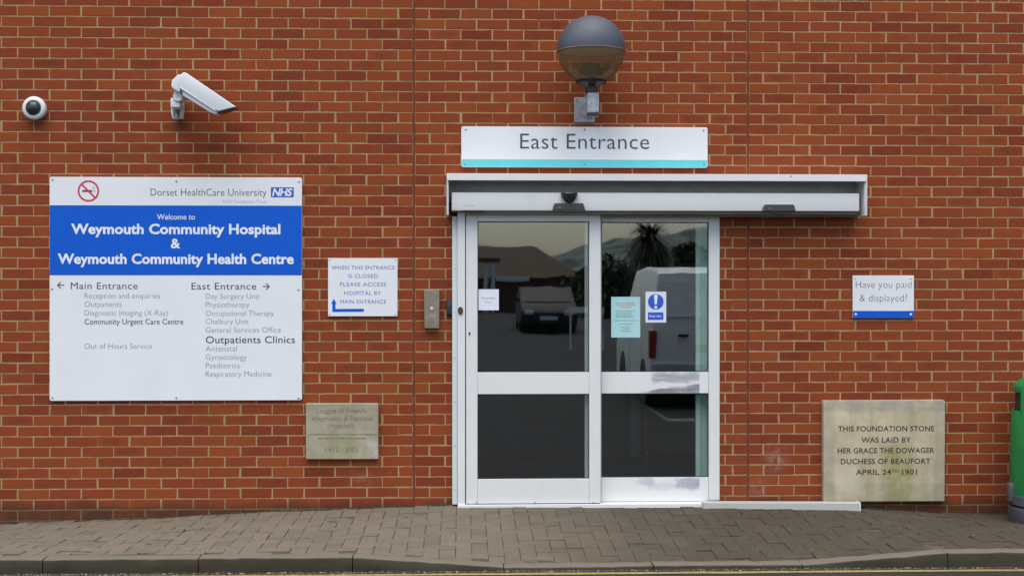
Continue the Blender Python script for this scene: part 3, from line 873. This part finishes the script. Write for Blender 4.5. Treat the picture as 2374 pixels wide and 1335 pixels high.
# ------------------------------------------------------------------ door frame
zt = PZ(486); zg = PZ(1172)
jx0 = PX(1048, .06)
r = thing('door_frame', 'white fixed door post and threshold around the sliding leaves', 'door frame', (PX(1360), 0, zg))
bm = BM(); box(bm, PX(1048.5, .06), PX(1060.5, .06), -.058, .10, PZ(1168, .06), PZ(502, .06), .002); obj('side_strip', bm, mk_white('greenish_white_strip', (.62,.67,.66), .4, .1), r)
bm = BM(); box(bm, PX(1060.8, .09), PX(1078.3, .09), -.088, .10, PZ(1170, .09), dzb-.006, .003); obj('door_post', bm, WHITE, r)
for v in (513, 622, 724, 829, 931, 1033, 1135):
    bm = BM(); a, b = P(1054.5, v, .058); screw(bm, a, -.058, b, .0042); obj('screw', bm, STEEL, r)
bm = BM(); a, b = P(1067.5, 720, .088); lathe(bm, [(.018, 0), (.019, .006), (.016, .012), (.011, .013), (.010, .009), (0, .009)], (0, 0, 0), 'Y', 24)
for v in bm.verts: v.co = Vector((a+v.co.x, -.088+v.co.y, b+v.co.z*1.5))
obj('key_switch', bm, BROWNK, r)
bm = BM(); box(bm, PX(1392, .0), PX(1668, .0), .10, .16, PZ(503), PZ(480), .002); obj('head_rail', bm, WHITE, r)
bm = BM(); box(bm, PX(1061, .10), PX(1640, .10), -.10, .12, zg-.02, PZ(1169.3, .10), .003); obj('threshold', bm, WHITE, r)
bm = BM(); box(bm, PX(1662.5, 0), PX(1668.5, 0), .062, .10, zg, PZ(500), .001); obj('side_strip', bm, WHITE, r)
bm = BM()
box(bm, PX(1613, -.12), PX(1624, -.12), .112, .15, 0.002, OZ-.05, .002); box(bm, PX(1624.3, -.13), PX(1641, -.13), .125, .16, 0.002, OZ-.05, .002); obj('inner_jamb', bm, TEALF, r)
bm = BM(); box(bm, PX(1068, .1), PX(1085, .1), -.084, -.03, dzb-.018, dzb-.0065, .002); obj('roller_stop', bm, DKP, r)

# black proximity switch on the side of the post
x, z = P(1042, 730, .05)
r = thing('proximity_switch', 'small black box fixed to the brick beside the door post', 'switch', (x, 0, z))
bm = BM(); box(bm, PX(1036.5, .05), PX(1048, .05), -.05, 0, PZ(729, .05), PZ(695.5, .05), .005, 3); obj('switch_body', bm, plain('black_switch', (.026,.028,.034), .4), r)
bm = BM(); box(bm, PX(1035.2, .03), PX(1048.5, .03), -.012, 0, PZ(731, .03), PZ(693.5, .03), .002); obj('back_plate', bm, BLACKP, r)

# ------------------------------------------------------------------ door leaves
def leaf(root, u0, u1, ug0, ug1, vt, vgt0, vgb0, vgt1, vgb1, vb, yf, yb, mat, lstile=None):
    p = -yf
    X0, X1 = PX(u0, p), PX(u1, p); G0, G1 = PX(ug0, p), PX(ug1, p)
    if lstile: X0 = PX(lstile, p)
    zt, a, b, c, d, zb = (PZ(v, p, (u0+u1)/2) for v in (vt, vgt0, vgb0, vgt1, vgb1, vb))
    g = .0006
    def part(name, x0, x1, z0, z1):
        bm = BM(); box(bm, x0, x1, yf, yb, z0, z1, .0022, 2); obj(name, bm, mat, root)
    part('stile', X0, G0, zb, zt); part('stile', G1, X1, zb, zt)
    part('top_rail', G0+g, G1-g, a, zt); part('middle_rail', G0+g, G1-g, c, b); part('bottom_rail', G0+g, G1-g, zb, d)
    ym = (yf+yb)/2
    for z0, z1 in ((b, a), (d, c)):
        bm = BM(); box(bm, G0-.008, G1+.008, ym-.004, ym+.004, z0-.008, z1+.008); obj('glass_pane', bm, GLASS, root)
        bm = BM(); w = .006
        for q in ((G0+.0003, G0+w, z0+.0003, z1-.0003), (G1-w, G1-.0003, z0+.0003, z1-.0003), (G0+w, G1-w, z0+.0003, z0+w), (G0+w, G1-w, z1-w, z1-.0003)):
            box(bm, q[0], q[1], ym-.012, ym-.0045, q[2], q[3])
        obj('gasket', bm, RUBBER, root)
    return X0, X1, zb, zt, ym
x, z = P(1236, 1167, .075)
r = thing('sliding_door_leaf', 'left white glazed sliding door leaf with a keyhole, standing in front', 'door', (x, -.05, z), 'sliding door leaves')
DL = leaf(r, 1080.3, 1392, 1107, 1366, 490.5, 513.5, 862.5, 913, 1109.5, 1166, -.078, -.034, mk_white('white_leaf_paint', (.70,.70,.685), .36, .22))
bm = BM(); a, b = P(1088.5, 773, .078); lathe(bm, [(.0075, 0), (.0075, .003), (.005, .004), (0, .004)], (a, -.078, b+.003), 'Y', 14); box(bm, a-.0032, a+.0032, -.081, -.077, b-.016, b-.002); obj('keyhole', bm, DKP, r)
bm = BM(); box(bm, PX(1100, .07), PX(1391.5, .07), -.0772, -.036, PZ(1168.8, .07), PZ(1166.2, .07)); obj('brush_seal', bm, RUBBER, r)
for u in (1105, 1240, 1376):
    bm = BM(); a, b = P(u, 1163.8, .078); screw(bm, a, -.078, b, .005); obj('screw', bm, STEEL, r)
x, z = P(1530, 1163, 0)
r = thing('sliding_door_leaf', 'right white glazed sliding door leaf with grey scuffed rails, set back', 'door', (x, .03, z), 'sliding door leaves')
DR = leaf(r, 1356, 1662, 1394, 1643, 496, 515, 862, 911.5, 1106, 1161.5, .004, .048, SCUFF)
bm = BM(); box(bm, PX(1643.5, 0), PX(1668, 0), -.003, .0035, PZ(1161.5), PZ(496), .001); obj('cover_strip', bm, WHITE, r)
bm = BM(); box(bm, PX(1392, 0), PX(1661, 0), .006, .046, PZ(1164.5), PZ(1161.8)); obj('brush_seal', bm, RUBBER, r)

# floor guide rail
X0, X1 = PX(1630, .14), PX(1992, .14)
bm = BM()
zl, zrr = P(1640, 1174.5, .14)[1], P(1985, 1182, .14)[1]
poly = [(X0, zl-.03), (X1, zrr-.02), (X1, P(1985, 1165.5, .14)[1]), (X0, P(1640, 1164.5, .14)[1])]
prism(bm, poly, -.06, -.14, .003)
r = thing('floor_guide_rail', 'low white guide rail along the foot of the wall right of the door', 'rail', ((X0+X1)/2, 0, zl-.03))
obj('rail', bm, mk_white('dirty_white_rail', (.46,.46,.43), .6, .4), r)
bm = BM(); box(bm, X1+.0008, X1+.012, -.142, -.058, zrr-.02, P(1985, 1164.5, .14)[1], .002); obj('rail_end_cap', bm, WHITE, r)

# notices on the glass
def notice(name, label, u0, v0, u1, v1, y, mat):
    x, z = P((u0+u1)/2, v1, -y)
    r = thing(name, label, 'notice', (x, y, z), 'notices stuck to the door glass')
    x0, z1 = P(u0, v0, -y); x1, z0 = P(u1, v1, -y)
    bm = BM(); box(bm, x0, x1, y-.0006, y+.0006, z0, z1); obj('sheet', bm, mat, r)
    return r
yl = DL[4]-.0058; yr = DR[4]-.0058
r = notice('paper_notice', 'small plain white paper notice stuck on the left door pane', 1109, 670.5, 1156.5, 719, yl, PAPER)
lettering(r, [('Automatic', 1116, 1149, 693, 5.2, 0), ('Doors', 1124, 1140, 702, 4.6, 0)], -(yl-.0009), GREYINK)
r = notice('paper_notice', 'pale turquoise printed notice on the right door pane', 1417, 688, 1484, 782, yr, TEALP)
for i, (a, b, v) in enumerate(((1427, 1473, 703), (1428, 1473, 707.5), (1440, 1462, 712))):
    bm = BM(); scribble(bm, a, b, v, 2, yr-.0009, 30+i); obj('red_print', bm, REDINK, r)
for i, (a, b, v) in enumerate(((1427, 1472, 721.5), (1428, 1466, 726.5), (1427, 1468, 731), (1427, 1468, 735), (1424, 1478, 743), (1435, 1466, 751.5), (1440, 1460, 758.5), (1442, 1458, 763), (1437, 1463, 767.5))):
    bm = BM(); scribble(bm, a, b, v, 1.6, yr-.0009, 50+i); obj('grey_print', bm, GREYINK, r)
r = notice('mandatory_notice', 'white notice with a blue exclamation mark disc on the right door pane', 1496.5, 676, 1544.5, 747.5, yr, plain('notice_white', (.70,.73,.80), .5, var=.02))
x, z = P(1520.3, 699.5, -yr); kk = 1/322
bm = BM(); disc(bm, x, yr-.0009, z, 18.3*kk, 36); obj('blue_disc', bm, SIGNBL, r)
bm = BM(); fpoly(bm, [(x-4.6*kk, z+15*kk), (x-2.2*kk, z-6.5*kk), (x+2.2*kk, z-6.5*kk), (x+4.6*kk, z+15*kk), (x+3*kk, z+16.6*kk), (x-3*kk, z+16.6*kk)], yr-.0013); disc(bm, x, yr-.0013, z-13*kk, 3.5*kk, 16); obj('exclamation_mark', bm, LWHITE, r)
x0, z1 = P(1502, 723.8, -yr); x1, z0 = P(1538, 741.5, -yr)
bm = BM(); fpoly(bm, rrect(x0, x1, z0, z1, .004), yr-.0009); obj('blue_panel', bm, SIGNBL, r)
lettering(r, [('Keep clear', 1506, 1534, 734.8, 5.4, .01)], -(yr-.0013), LWHITE)

# ------------------------------------------------------------------ intercom
x, z = P(1000.5, 762, .04)
r = thing('intercom_panel', 'narrow brushed steel intercom panel with a push button left of the door', 'intercom', (x, 0, z))
pI = .045
x0, x1, zb_, zt_ = PX(983.5, pI), PX(1018.5, pI), PZ(761, pI), PZ(671.5, pI)
bm = BM(); box(bm, x0, x1, -pI, 0, zb_, zt_, .004, 2); obj('case', bm, SSTEEL, r)
bm = BM(); a, b = P(1001, 715.5, pI); lathe(bm, [(.012, 0), (.012, .003), (.010, .005), (0, .006)], (a, -pI, b), 'Y', 20); obj('push_button', bm, plain('pale_button', (.62,.55,.50), .35), r)
bm = BM()
for i in range(5):
    for j in range(5):
        a, b = P(994+3*i, 738+3*j, pI); disc(bm, a, -pI-.0006, b, .0024, 8)
obj('speaker_holes', bm, plain('hole_dark', (.16,.14,.115), .6), r)
bm = BM(); scribble(bm, 994, 1009, 728.5, 1.5, -pI-.0006, 77); scribble(bm, 993, 1010, 733.5, 1.5, -pI-.0006, 78); obj('engraving', bm, plain('engraved_pale', (.45,.42,.37), .5), r)

# ------------------------------------------------------------------ litter bin
bp = .36
bx = PX(2435, bp); gz = lerp_tab(ZWALL, bx)-.012
r = thing('litter_bin', 'green litter bin with grey base at the right edge against the wall', 'bin', (bx, -bp, gz))
zz = lambda v: PZ(v, bp, 2374)
R0 = bx-PX(2347, bp)
bm = BM(); lathe(bm, [(0, gz), (R0*1.0, gz), (R0*1.03, gz+.012), (R0*1.03, zz(1176)), (R0*.98, zz(1173)), (R0*.86, zz(1171)), (R0*.86, zz(1168)), (0, zz(1168))], (bx, -bp, 0)); obj('base_plate', bm, GREYP, r)
bm = BM(); lathe(bm, [(R0*.9, zz(1168)), (R0*1.025, zz(1167)), (R0*1.03, zz(1146)), (R0*1.0, zz(1145))], (bx, -bp, 0)); obj('base_band', bm, GREYP, r)
bm = BM(); lathe(bm, [(R0*.99, zz(1145.2)), (R0*1.0, zz(1140)), (R0*.99, zz(1040)), (R0*.955, zz(953)), (R0*.94, zz(950)), (R0*.9, zz(951))], (bx, -bp, 0)); obj('body', bm, GREENP, r)
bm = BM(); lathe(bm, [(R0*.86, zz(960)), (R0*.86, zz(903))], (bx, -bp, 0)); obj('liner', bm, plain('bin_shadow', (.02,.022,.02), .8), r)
for a in (20, 110, 200, 290):
    bm = BM(); ca, sa = math.cos(R(a)), math.sin(R(a)); q = R0*.9
    tube(bm, [(bx+q*ca, -bp+q*sa, zz(955)), (bx+q*ca, -bp+q*sa, zz(900))], .018, 8); obj('pillar', bm, GREENP, r)
bm = BM(); lathe(bm, [(R0*.84, zz(908)), (R0*.91, zz(909)), (R0*.925, zz(900)), (R0*.89, zz(891)), (R0*.75, zz(881)), (R0*.5, zz(870)), (0, zz(867))], (bx, -bp, 0)); obj('hood', bm, GREENP, r)
bm = BM(); a = bx-R0*1.02; box(bm, a-.028, a+.02, -bp-.03, -bp+.03, zz(1162), zz(1118), .014, 3); obj('lock_catch', bm, GREYP, r)

# ------------------------------------------------------------------ lobby behind the glass
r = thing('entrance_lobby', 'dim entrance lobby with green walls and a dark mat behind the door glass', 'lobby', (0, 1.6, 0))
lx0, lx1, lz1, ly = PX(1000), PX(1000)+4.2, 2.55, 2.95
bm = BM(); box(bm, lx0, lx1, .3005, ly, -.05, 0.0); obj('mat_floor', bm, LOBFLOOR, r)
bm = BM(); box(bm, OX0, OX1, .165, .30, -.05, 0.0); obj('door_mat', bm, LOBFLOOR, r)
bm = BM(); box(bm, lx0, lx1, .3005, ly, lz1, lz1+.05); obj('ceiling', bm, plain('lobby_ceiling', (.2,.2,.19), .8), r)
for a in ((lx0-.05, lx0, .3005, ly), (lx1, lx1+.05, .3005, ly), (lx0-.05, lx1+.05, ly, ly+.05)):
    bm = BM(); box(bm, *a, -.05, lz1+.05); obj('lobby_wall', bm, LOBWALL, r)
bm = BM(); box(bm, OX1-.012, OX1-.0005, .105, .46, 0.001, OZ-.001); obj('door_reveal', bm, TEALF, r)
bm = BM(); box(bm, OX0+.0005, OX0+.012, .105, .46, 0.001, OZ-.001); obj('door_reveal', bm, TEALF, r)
vy = 2.88
r = thing('inner_door_post', 'pale turquoise post at the back of the lobby seen through the right pane', 'post', (PX(1473, -vy), vy, 0))
bm = BM(); box(bm, PX(1462, -vy), PX(1484, -vy), vy-.03, vy+.03, 0.0005, 2.5, .003); obj('post_shaft', bm, plain('dull_turquoise', (.20,.27,.25), .5), r)
bm = BM(); box(bm, PX(1455, -vy), PX(1491, -vy), vy-.05, vy+.05, 0.0, .012, .002); obj('foot_plate', bm, STEEL, r)
r = thing('lobby_handrail', 'thin grey handrail inside the lobby sloping away behind the right pane', 'handrail', (1.28, 1.6, 0))
xr_ = CAM.x+481/3220*11
bm = BM(); tube(bm, [(xr_+1.2, 1.0, .52), (xr_+.02, 1.0, .52), (xr_, 1.03, .52), (xr_, 2.9, .52)], .014); obj('rail', bm, plain('rail_grey', (.5,.52,.5), .4), r)
bm = BM(); tube(bm, [(xr_, 2.3, 0.0), (xr_, 2.3, .508)], .012); obj('rail_post', bm, ALU, r)
bm = BM(); tube(bm, [(xr_+1.1, 1.0, 0.0), (xr_+1.1, 1.0, .508)], .012); obj('rail_post', bm, ALU, r)

# ------------------------------------------------------------------ the car park mirrored in the glass
def RFL(u, v, L):
    """the real place (Y=-L) of something whose mirror image shows at photo point u,v"""
    x, z = P(u, v, -L); return x, -L, z
def wheel(root, x, y, z, rad, w, side):
    bm = BM(); lathe(bm, [(rad*.6, -w/2), (rad*.93, -w/2), (rad, -w/2+.02), (rad, w/2-.02), (rad*.93, w/2), (rad*.6, w/2)], (x, y, z), 'X', 28)
    ty = obj('wheel', bm, RUBBER, root)
    bm = BM(); lathe(bm, [(0, w*.4*side), (rad*.3, w*.42*side), (rad*.55, w*.40*side), (rad*.62, w*.5*side), (rad*.62, w*.3*side)], (x, y, z), 'X', 24); obj('wheel_rim', bm, ALU, ty)
def vehicle(name, label, cat, prof, glassz, width, cx, y0, gz, paint, wheels, wr, sgn, rear):
    """prof: (distance from rear end, height) outline; sgn=-1 front further along -Y"""
    r = thing(name, label, cat, (cx, y0+sgn*prof_len(prof)/2, gz))
    def Y(d): return y0+sgn*d
    bm = BM()
    a = [bm.verts.new((cx-width/2, Y(d), gz+h)) for d, h in prof]; b = [bm.verts.new((cx+width/2, Y(d), gz+h)) for d, h in prof]
    n = len(prof); fs = [bm.faces.new(a), bm.faces.new(b[::-1])]
    for i in range(n): fs.append(bm.faces.new([a[i], b[i], b[(i+1) % n], a[(i+1) % n]]))
    zb = glassz
    for v in bm.verts:
        h = v.co.z-gz
        if h > zb: v.co.x = cx+(v.co.x-cx)*(1-.16*(h-zb)/1.0)
    bmesh.ops.recalc_face_normals(bm, faces=fs)
    bmesh.ops.bevel(bm, geom=list({e for f in fs[:2] for e in f.edges}), offset=.05, segments=3, profile=.5, affect='EDGES')
    obj('body', bm, paint, r, sharp=35)
    for d in wheels:
        for s in (-1, 1): wheel(r, cx+s*(width/2-.09), Y(d), gz+wr, wr, .2, s)
        bm = BM()
        lathe(bm, [(0, -.5), (wr*1.14, -.5), (wr*1.14, .5), (0, .5)], (cx, Y(d), gz+wr), 'X', 28)
        for v in bm.verts: v.co.x = cx+(v.co.x-cx)*(width+.008)
        obj('wheel_arch', bm, RUBBER, r)
    return r, Y
def prof_len(p): return max(d for d, h in p)
# white van right beside the photographer, its back to the door
VANW = plain('white_van_paint', (.80,.80,.76), .3, var=.05, vscale=2); DKG = plain('dark_car_glass', (.012,.014,.016), .08)
TAILR = plain('tail_lamp_red', (.30,.02,.015), .25)
vx0 = CAM.x+441*19/3220; vw = 1.76; vcx = vx0+vw/2; vy0 = -9.0; vg = ROADZ
prof = [(0, .35), (0, .95), (.05, 1.25), (.2, 1.88), (.5, 1.965), (1.6, 1.985), (2.5, 1.94), (3.0, 1.55), (3.35, 1.18), (4.0, 1.02), (4.2, .75), (4.22, .35), (4.1, .22), (.1, .22)]
r, Y = vehicle('white_van', 'white van parked with its back to the hospital door, mirrored in the right pane', 'van', prof, 1.0, vw, vcx, vy0, vg, VANW, (.75, 3.35), .31, -1, True)
for s in (-1, 1):
    bm = BM(); xo = vcx+s*(vw/2-.045); box(bm, xo-.05, xo+.045, vy0-.12, vy0+.02, vg+.70, vg+1.1, .012); obj('tail_lamp', bm, TAILR, r)
    bm = BM(); wx = vcx+s*(vw/2-.005); box(bm, wx-.012, wx+.012, Y(2.25), Y(3.0), vg+1.12, vg+1.52, .005)
    for v in bm.verts: v.co.x -= s*.12*max(0, (v.co.z-vg-1.0))*1.0
    obj('side_window', bm, DKG, r)
bm = BM(); box(bm, vcx-.86, vcx+.86, vy0-.2, vy0+.07, vg+.38, vg+.64, .03, 3); obj('bumper', bm, plain('van_bumper', (.40,.41,.40), .5), r)
bm = BM(); box(bm, vcx-.012, vcx+.012, vy0-.2, vy0+.006, vg+.66, vg+1.0); obj('door_seam', bm, RUBBER, r)
bm = BM(); a = vcx-.42; box(bm, a-.07, a+.07, vy0-.05, vy0+.03, vg+1.01, vg+1.05, .008); obj('handle', bm, RUBBER, r)
bm = BM(); box(bm, vcx-.26, vcx+.26, vy0-.02, vy0+.012, vg+.78, vg+.89, .004); obj('number_plate', bm, plain('plate_yellow', (.5,.4,.08), .5), r)
for s in (-1, 1):
    bm = BM(); pts = []
    for d, h in ((.10, 1.30), (.20, 1.72)): pts.append((d, h))
    x0, x1 = (vcx+.06, vcx+.70) if s > 0 else (vcx-.70, vcx-.06)
    quad(bm, [(x0, Y(.05)+.012, vg+1.28), (x1, Y(.05)+.012, vg+1.28), (x1-.03*s, Y(.165)+.012, vg+1.75), (x0, Y(.165)+.012, vg+1.75)])
    obj('rear_panel', bm, plain('van_rear_panel', (.72,.75,.71), .35), r)
# dark car further back facing the door
x, y, z = RFL(1268, 765, 34); cg = zroad(-34)
DARKC = plain('dark_car_paint', (.014,.015,.018), .5, spec=.2)
cprof = [(0, .3), (0, .62), (.12, .75), (.95, .92), (1.65, 1.36), (2.1, 1.45), (3.0, 1.43), (3.75, 1.0), (4.2, .9), (4.25, .45), (4.1, .22), (.12, .22)]
r, Y = vehicle('parked_car', 'dark car parked facing the hospital, mirrored in the left pane', 'car', cprof, .92, 1.75, x, -33.0, cg, DARKC, (.8, 3.4), .31, -1, False)
bm = BM(); quad(bm, [(x-.72, Y(.98)+.02, cg+.96), (x+.72, Y(.98)+.02, cg+.96), (x+.60, Y(1.62)+.02, cg+1.36), (x-.60, Y(1.62)+.02, cg+1.36)]); obj('windscreen', bm, plain('car_windscreen', (.015,.017,.02), .25, spec=.15), r)
for s in (-1, 1):
    bm = BM(); a = x+s*.62; box(bm, a-.16, a+.16, Y(.1), Y(-.015), cg+.56, cg+.70, .02); obj('headlight', bm, plain('headlight_glass', (.55,.57,.58), .15), r)
    bm = BM(); box(bm, x+s*.95-.09, x+s*.95+.09, Y(1.25), Y(1.10), cg+.93, cg+1.06, .03); obj('wing_mirror', bm, DARKC, r)
bm = BM(); box(bm, x-.26, x+.26, Y(.03), Y(-.012), cg+.40, cg+.51, .003); obj('number_plate', bm, plain('plate_white', (.6,.6,.58), .5), r)
# white hoop barrier
x0, y, z1 = RFL(1318, 713, 24); x1, _, z2 = RFL(1402, 726, 24); g0 = zroad(-24)
r = thing('barrier_board', 'white board on two legs in the car park mirrored in the left pane', 'barrier', ((x0+x1)/2, y, g0))
bm = BM(); box(bm, x0, x1, y-.02, y+.02, z2, z1, .004); obj('board', bm, VANW, r)
for a in (x0+.04, x1-.04):
    bm = BM(); tube(bm, [(a, y-.045, g0-.02), (a, y-.045, z1-.01)], .024, 10); obj('leg', bm, VANW, r)
# bungalow with a brown roof
hy = -58; hg = zroad(-58)
xa, _, zr_ = RFL(1080, 566, 58); xb, _, ze = RFL(1345, 644, 58); xc = RFL(1255, 600, 58)[0]
r = thing('bungalow', 'brown roofed bungalow across the car park mirrored in the left pane', 'house', ((xa+xb)/2, hy, hg))
HW = plain('house_brick', (.12,.05,.03), .9, var=.3, vscale=4); UPVC = plain('white_upvc', (.66,.66,.64), .5)
bm = BM(); box(bm, xa-6, xb-.3, hy-9, hy, hg, ze); obj('house_walls', bm, HW, r)
bm = BM()
A = [(xa-6.5, hy+.5, ze), (xb+.2, hy+.5, ze), (xb+.2, hy-9.5, ze), (xa-6.5, hy-9.5, ze)]; Rg = [(xa-6.5, hy-4.5, zr_), (xc, hy-4.5, zr_)]
vs = [bm.verts.new(p) for p in A+Rg]
for f in ((0, 1, 5, 4), (1, 2, 5), (2, 3, 4, 5), (3, 0, 4), (3, 2, 1, 0)): bm.faces.new([vs[i] for i in f])
obj('roof', bm, mk_tiles(), r)
a, _, b = RFL(1150, 642, 57.3); c, _, d = RFL(1228, 652, 57.3)
bm = BM(); box(bm, a, c, hy+.52, hy+.64, d, b, .01); obj('gutter', bm, UPVC, r)
for u in (1126, 1142):
    a, _, b = RFL(u, 608, 56.6); bm = BM(); box(bm, a-.09, a+.09, hy+1.3, hy+1.48, hg, b, .01); obj('porch_column', bm, UPVC, r)
a, _, b = RFL(1108, 596, 56.6); c, _, d = RFL(1158, 606, 56.6); bm = BM(); box(bm, a, c, hy+.6, hy+1.6, d, b, .01); obj('porch_roof', bm, HW, r)
# trees seen only as reflections
def leaves(bm, cen, rad, n, size, rnd, squash=1.0):
    clumps = []
    while len(clumps) < 26:
        q = Vector((rnd.uniform(-1, 1), rnd.uniform(-1, 1), rnd.uniform(-.9, 1)))
        if q.length < 1: clumps.append((q*rad*.72, rad*rnd.uniform(.26, .42)))
    for i in range(n):
        c, cr = rnd.choice(clumps)
        q = Vector((rnd.gauss(0, 1), rnd.gauss(0, 1), rnd.gauss(0, 1))); q = q.normalized()*cr*rnd.uniform(.5, 1)
        p = Vector(cen)+c+q; a = Vector((rnd.gauss(0, 1), rnd.gauss(0, 1), rnd.gauss(0, 1))).normalized(); b = a.orthogonal().normalized()
        s = size*rnd.uniform(.6, 1.3)
        bm.faces.new([bm.verts.new(p+a*s), bm.verts.new(p+b*s*.45), bm.verts.new(p-a*s), bm.verts.new(p-b*s*.45)])
LEAF = mk_leaf('dark_leaf', (.02,.03,.012), (.035,.05,.018), (.06,.075,.025)); LEAF2 = mk_leaf('olive_leaf', (.03,.045,.012), (.06,.075,.02), (.10,.10,.03)); BARK = plain('bark', (.07,.055,.045), .9, var=.3, vscale=20, bump=.6)
PALM = mk_leaf('palm_leaf', (.014,.018,.008), (.025,.03,.013), (.05,.05,.02))
def tree(name, label, u, v, L, rad, n, size, mat, group=None):
    x, y, z = RFL(u, v, L); g = zroad(-L); rnd = random.Random(int(u+v))
    r = thing(name, label, 'tree', (x, y, g), group)
    bm = BM(); tube(bm, [(x, y, g-.05), (x+.04, y, g+(z-g)*.5), (x-.03, y, z)], [.14, .10, .05], 10)
    for i in range(5):
        a = i*1.3; tube(bm, [(x, y, g+(z-g)*(.5+.08*i)), (x+math.cos(a)*rad*.5, y+math.sin(a)*rad*.5, z+rad*.2)], [.05, .015], 6)
    obj('trunk', bm, BARK, r)
    bm = BM(); leaves(bm, (x, y, z), rad, n, size, rnd); obj('crown', bm, mat, r)
tree('bushy_tree', 'round bushy tree beyond the white van mirrored in the right pane', 1598, 600, 32, .62, 2600, .085, LEAF2)
tree('dark_tree', 'dark spreading tree mirrored at the left of the right pane', 1420, 690, 48, 2.0, 4200, .16, LEAF, 'dark trees at the car park edge')
tree('dark_tree', 'dark tree beside the bungalow roof mirrored in the left pane', 1362, 690, 52, 1.6, 3600, .14, LEAF, 'dark trees at the car park edge')
tree('dark_tree', 'dark tree behind the bungalow porch mirrored at the left pane edge', 1072, 640, 72, 2.0, 3600, .2, LEAF, 'dark trees at the car park edge')
x, y, z = RFL(1505, 560, 26); g = zroad(-26); rnd = random.Random(4)
r = thing('palm_tree', 'cabbage palm with drooping strap leaves mirrored in the right pane', 'tree', (x, y, g))
bm = BM(); tube(bm, [(x, y, g-.05), (x+.03, y, g+1.2), (x, y, z+.1)], [.15, .12, .10], 12); obj('trunk', bm, BARK, r)
bm = BM()
for i in range(620):
    a = rnd.uniform(0, 2*PI); el = rnd.uniform(-.7, 1.0); L = rnd.uniform(.6, 1.15); w = rnd.uniform(.026, .045)
    d = Vector((math.cos(a)*math.cos(el), math.sin(a)*math.cos(el), math.sin(el))); side = d.cross(Vector((0, 0, 1))).normalized()
    p = Vector((x, y, z+.12)); prev = None; droop = rnd.uniform(.8, 1.6) if el < .4 else rnd.uniform(.2, .8)
    for k_ in range(6):
        t_ = k_/5; q = p+d*L*t_*.85+Vector((0, 0, -droop*L*t_*t_*.75)); ww = w*(1-t_*.85)
        cur = (bm.verts.new(q-side*ww), bm.verts.new(q+side*ww))
        if prev: bm.faces.new([prev[0], prev[1], cur[1], cur[0]])
        prev = cur
obj('crown', bm, PALM, r)
# hills
bm = BM(); rnd = random.Random(8)
tab = [(-1200, 40), (-300, 26), (-60, 22), (-22, 21), (-5, 18), (15, 16.5), (40, 18), (62, 24), (80, 29), (120, 34), (300, 44), (1300, 30)]
Ls = [(520, 0), (620, .45), (700, .85), (760, 1.0), (900, .9), (1150, .5)]
rows = []
xs = [-1200+2500*i/160 for i in range(161)]
xs = sorted(xs+[-60+4*i for i in range(48)])
for L, f in Ls: rows.append([bm.verts.new((xx, -L, -1+f*lerp_tab(tab, xx*760/L)*L/760*1.0+f*.7*math.sin(xx*.11+L)+f*.5*math.sin(xx*.31))) for xx in xs])
for a, b in zip(rows, rows[1:]):
    for i in range(len(xs)-1): bm.faces.new([a[i], b[i], b[i+1], a[i+1]])
struct('hills', bm, mk_hill())

# ------------------------------------------------------------------ light, sky, camera
SUN_EL, SUN_AZ = 70, 190          # azimuth measured from +Y clockwise: behind the photographer, a little to the left
w = bpy.data.worlds.new('World'); bpy.context.scene.world = w; w.use_nodes = True
nt = w.node_tree; bg = nt.nodes['Background']
sky = nt.nodes.new('ShaderNodeTexSky'); sky.sky_type = 'NISHITA'; sky.sun_disc = False
sky.sun_elevation = R(SUN_EL); sky.sun_rotation = R(SUN_AZ)
sky.air_density = 1.0; sky.dust_density = 2.0; sky.ozone_density = 1.0
nt.links.new(sky.outputs[0], bg.inputs[0]); bg.inputs[1].default_value = .09
sd = bpy.data.lights.new('sun', 'SUN'); sd.energy = 1.5; sd.angle = R(75); sd.color = (1, .975, .86)
so = bpy.data.objects.new('sun', sd); C.objects.link(so)
dv = Vector((math.sin(R(SUN_AZ))*math.cos(R(SUN_EL)), math.cos(R(SUN_AZ))*math.cos(R(SUN_EL)), math.sin(R(SUN_EL))))
so.rotation_euler = dv.to_track_quat('Z', 'Y').to_euler(); so.location = dv*30

cd = bpy.data.cameras.new('camera'); co = bpy.data.objects.new('camera', cd); C.objects.link(co)
cd.sensor_width = 36; cd.lens = 36*F/2374; cd.clip_end = 5000; cd.clip_start = .1
co.location = CAM; co.rotation_euler = (R(90), 0, -YAW)
sc = bpy.context.scene; sc.camera = co
sc.render.resolution_x, sc.render.resolution_y = 1024, 575
vs_ = sc.view_settings; vs_.view_transform = 'Standard'; vs_.look = 'None'; vs_.gamma = 1; vs_.exposure = 1.28
sc.cycles.max_bounces = 8; sc.cycles.transparent_max_bounces = 24
sc.cycles.use_denoising = True
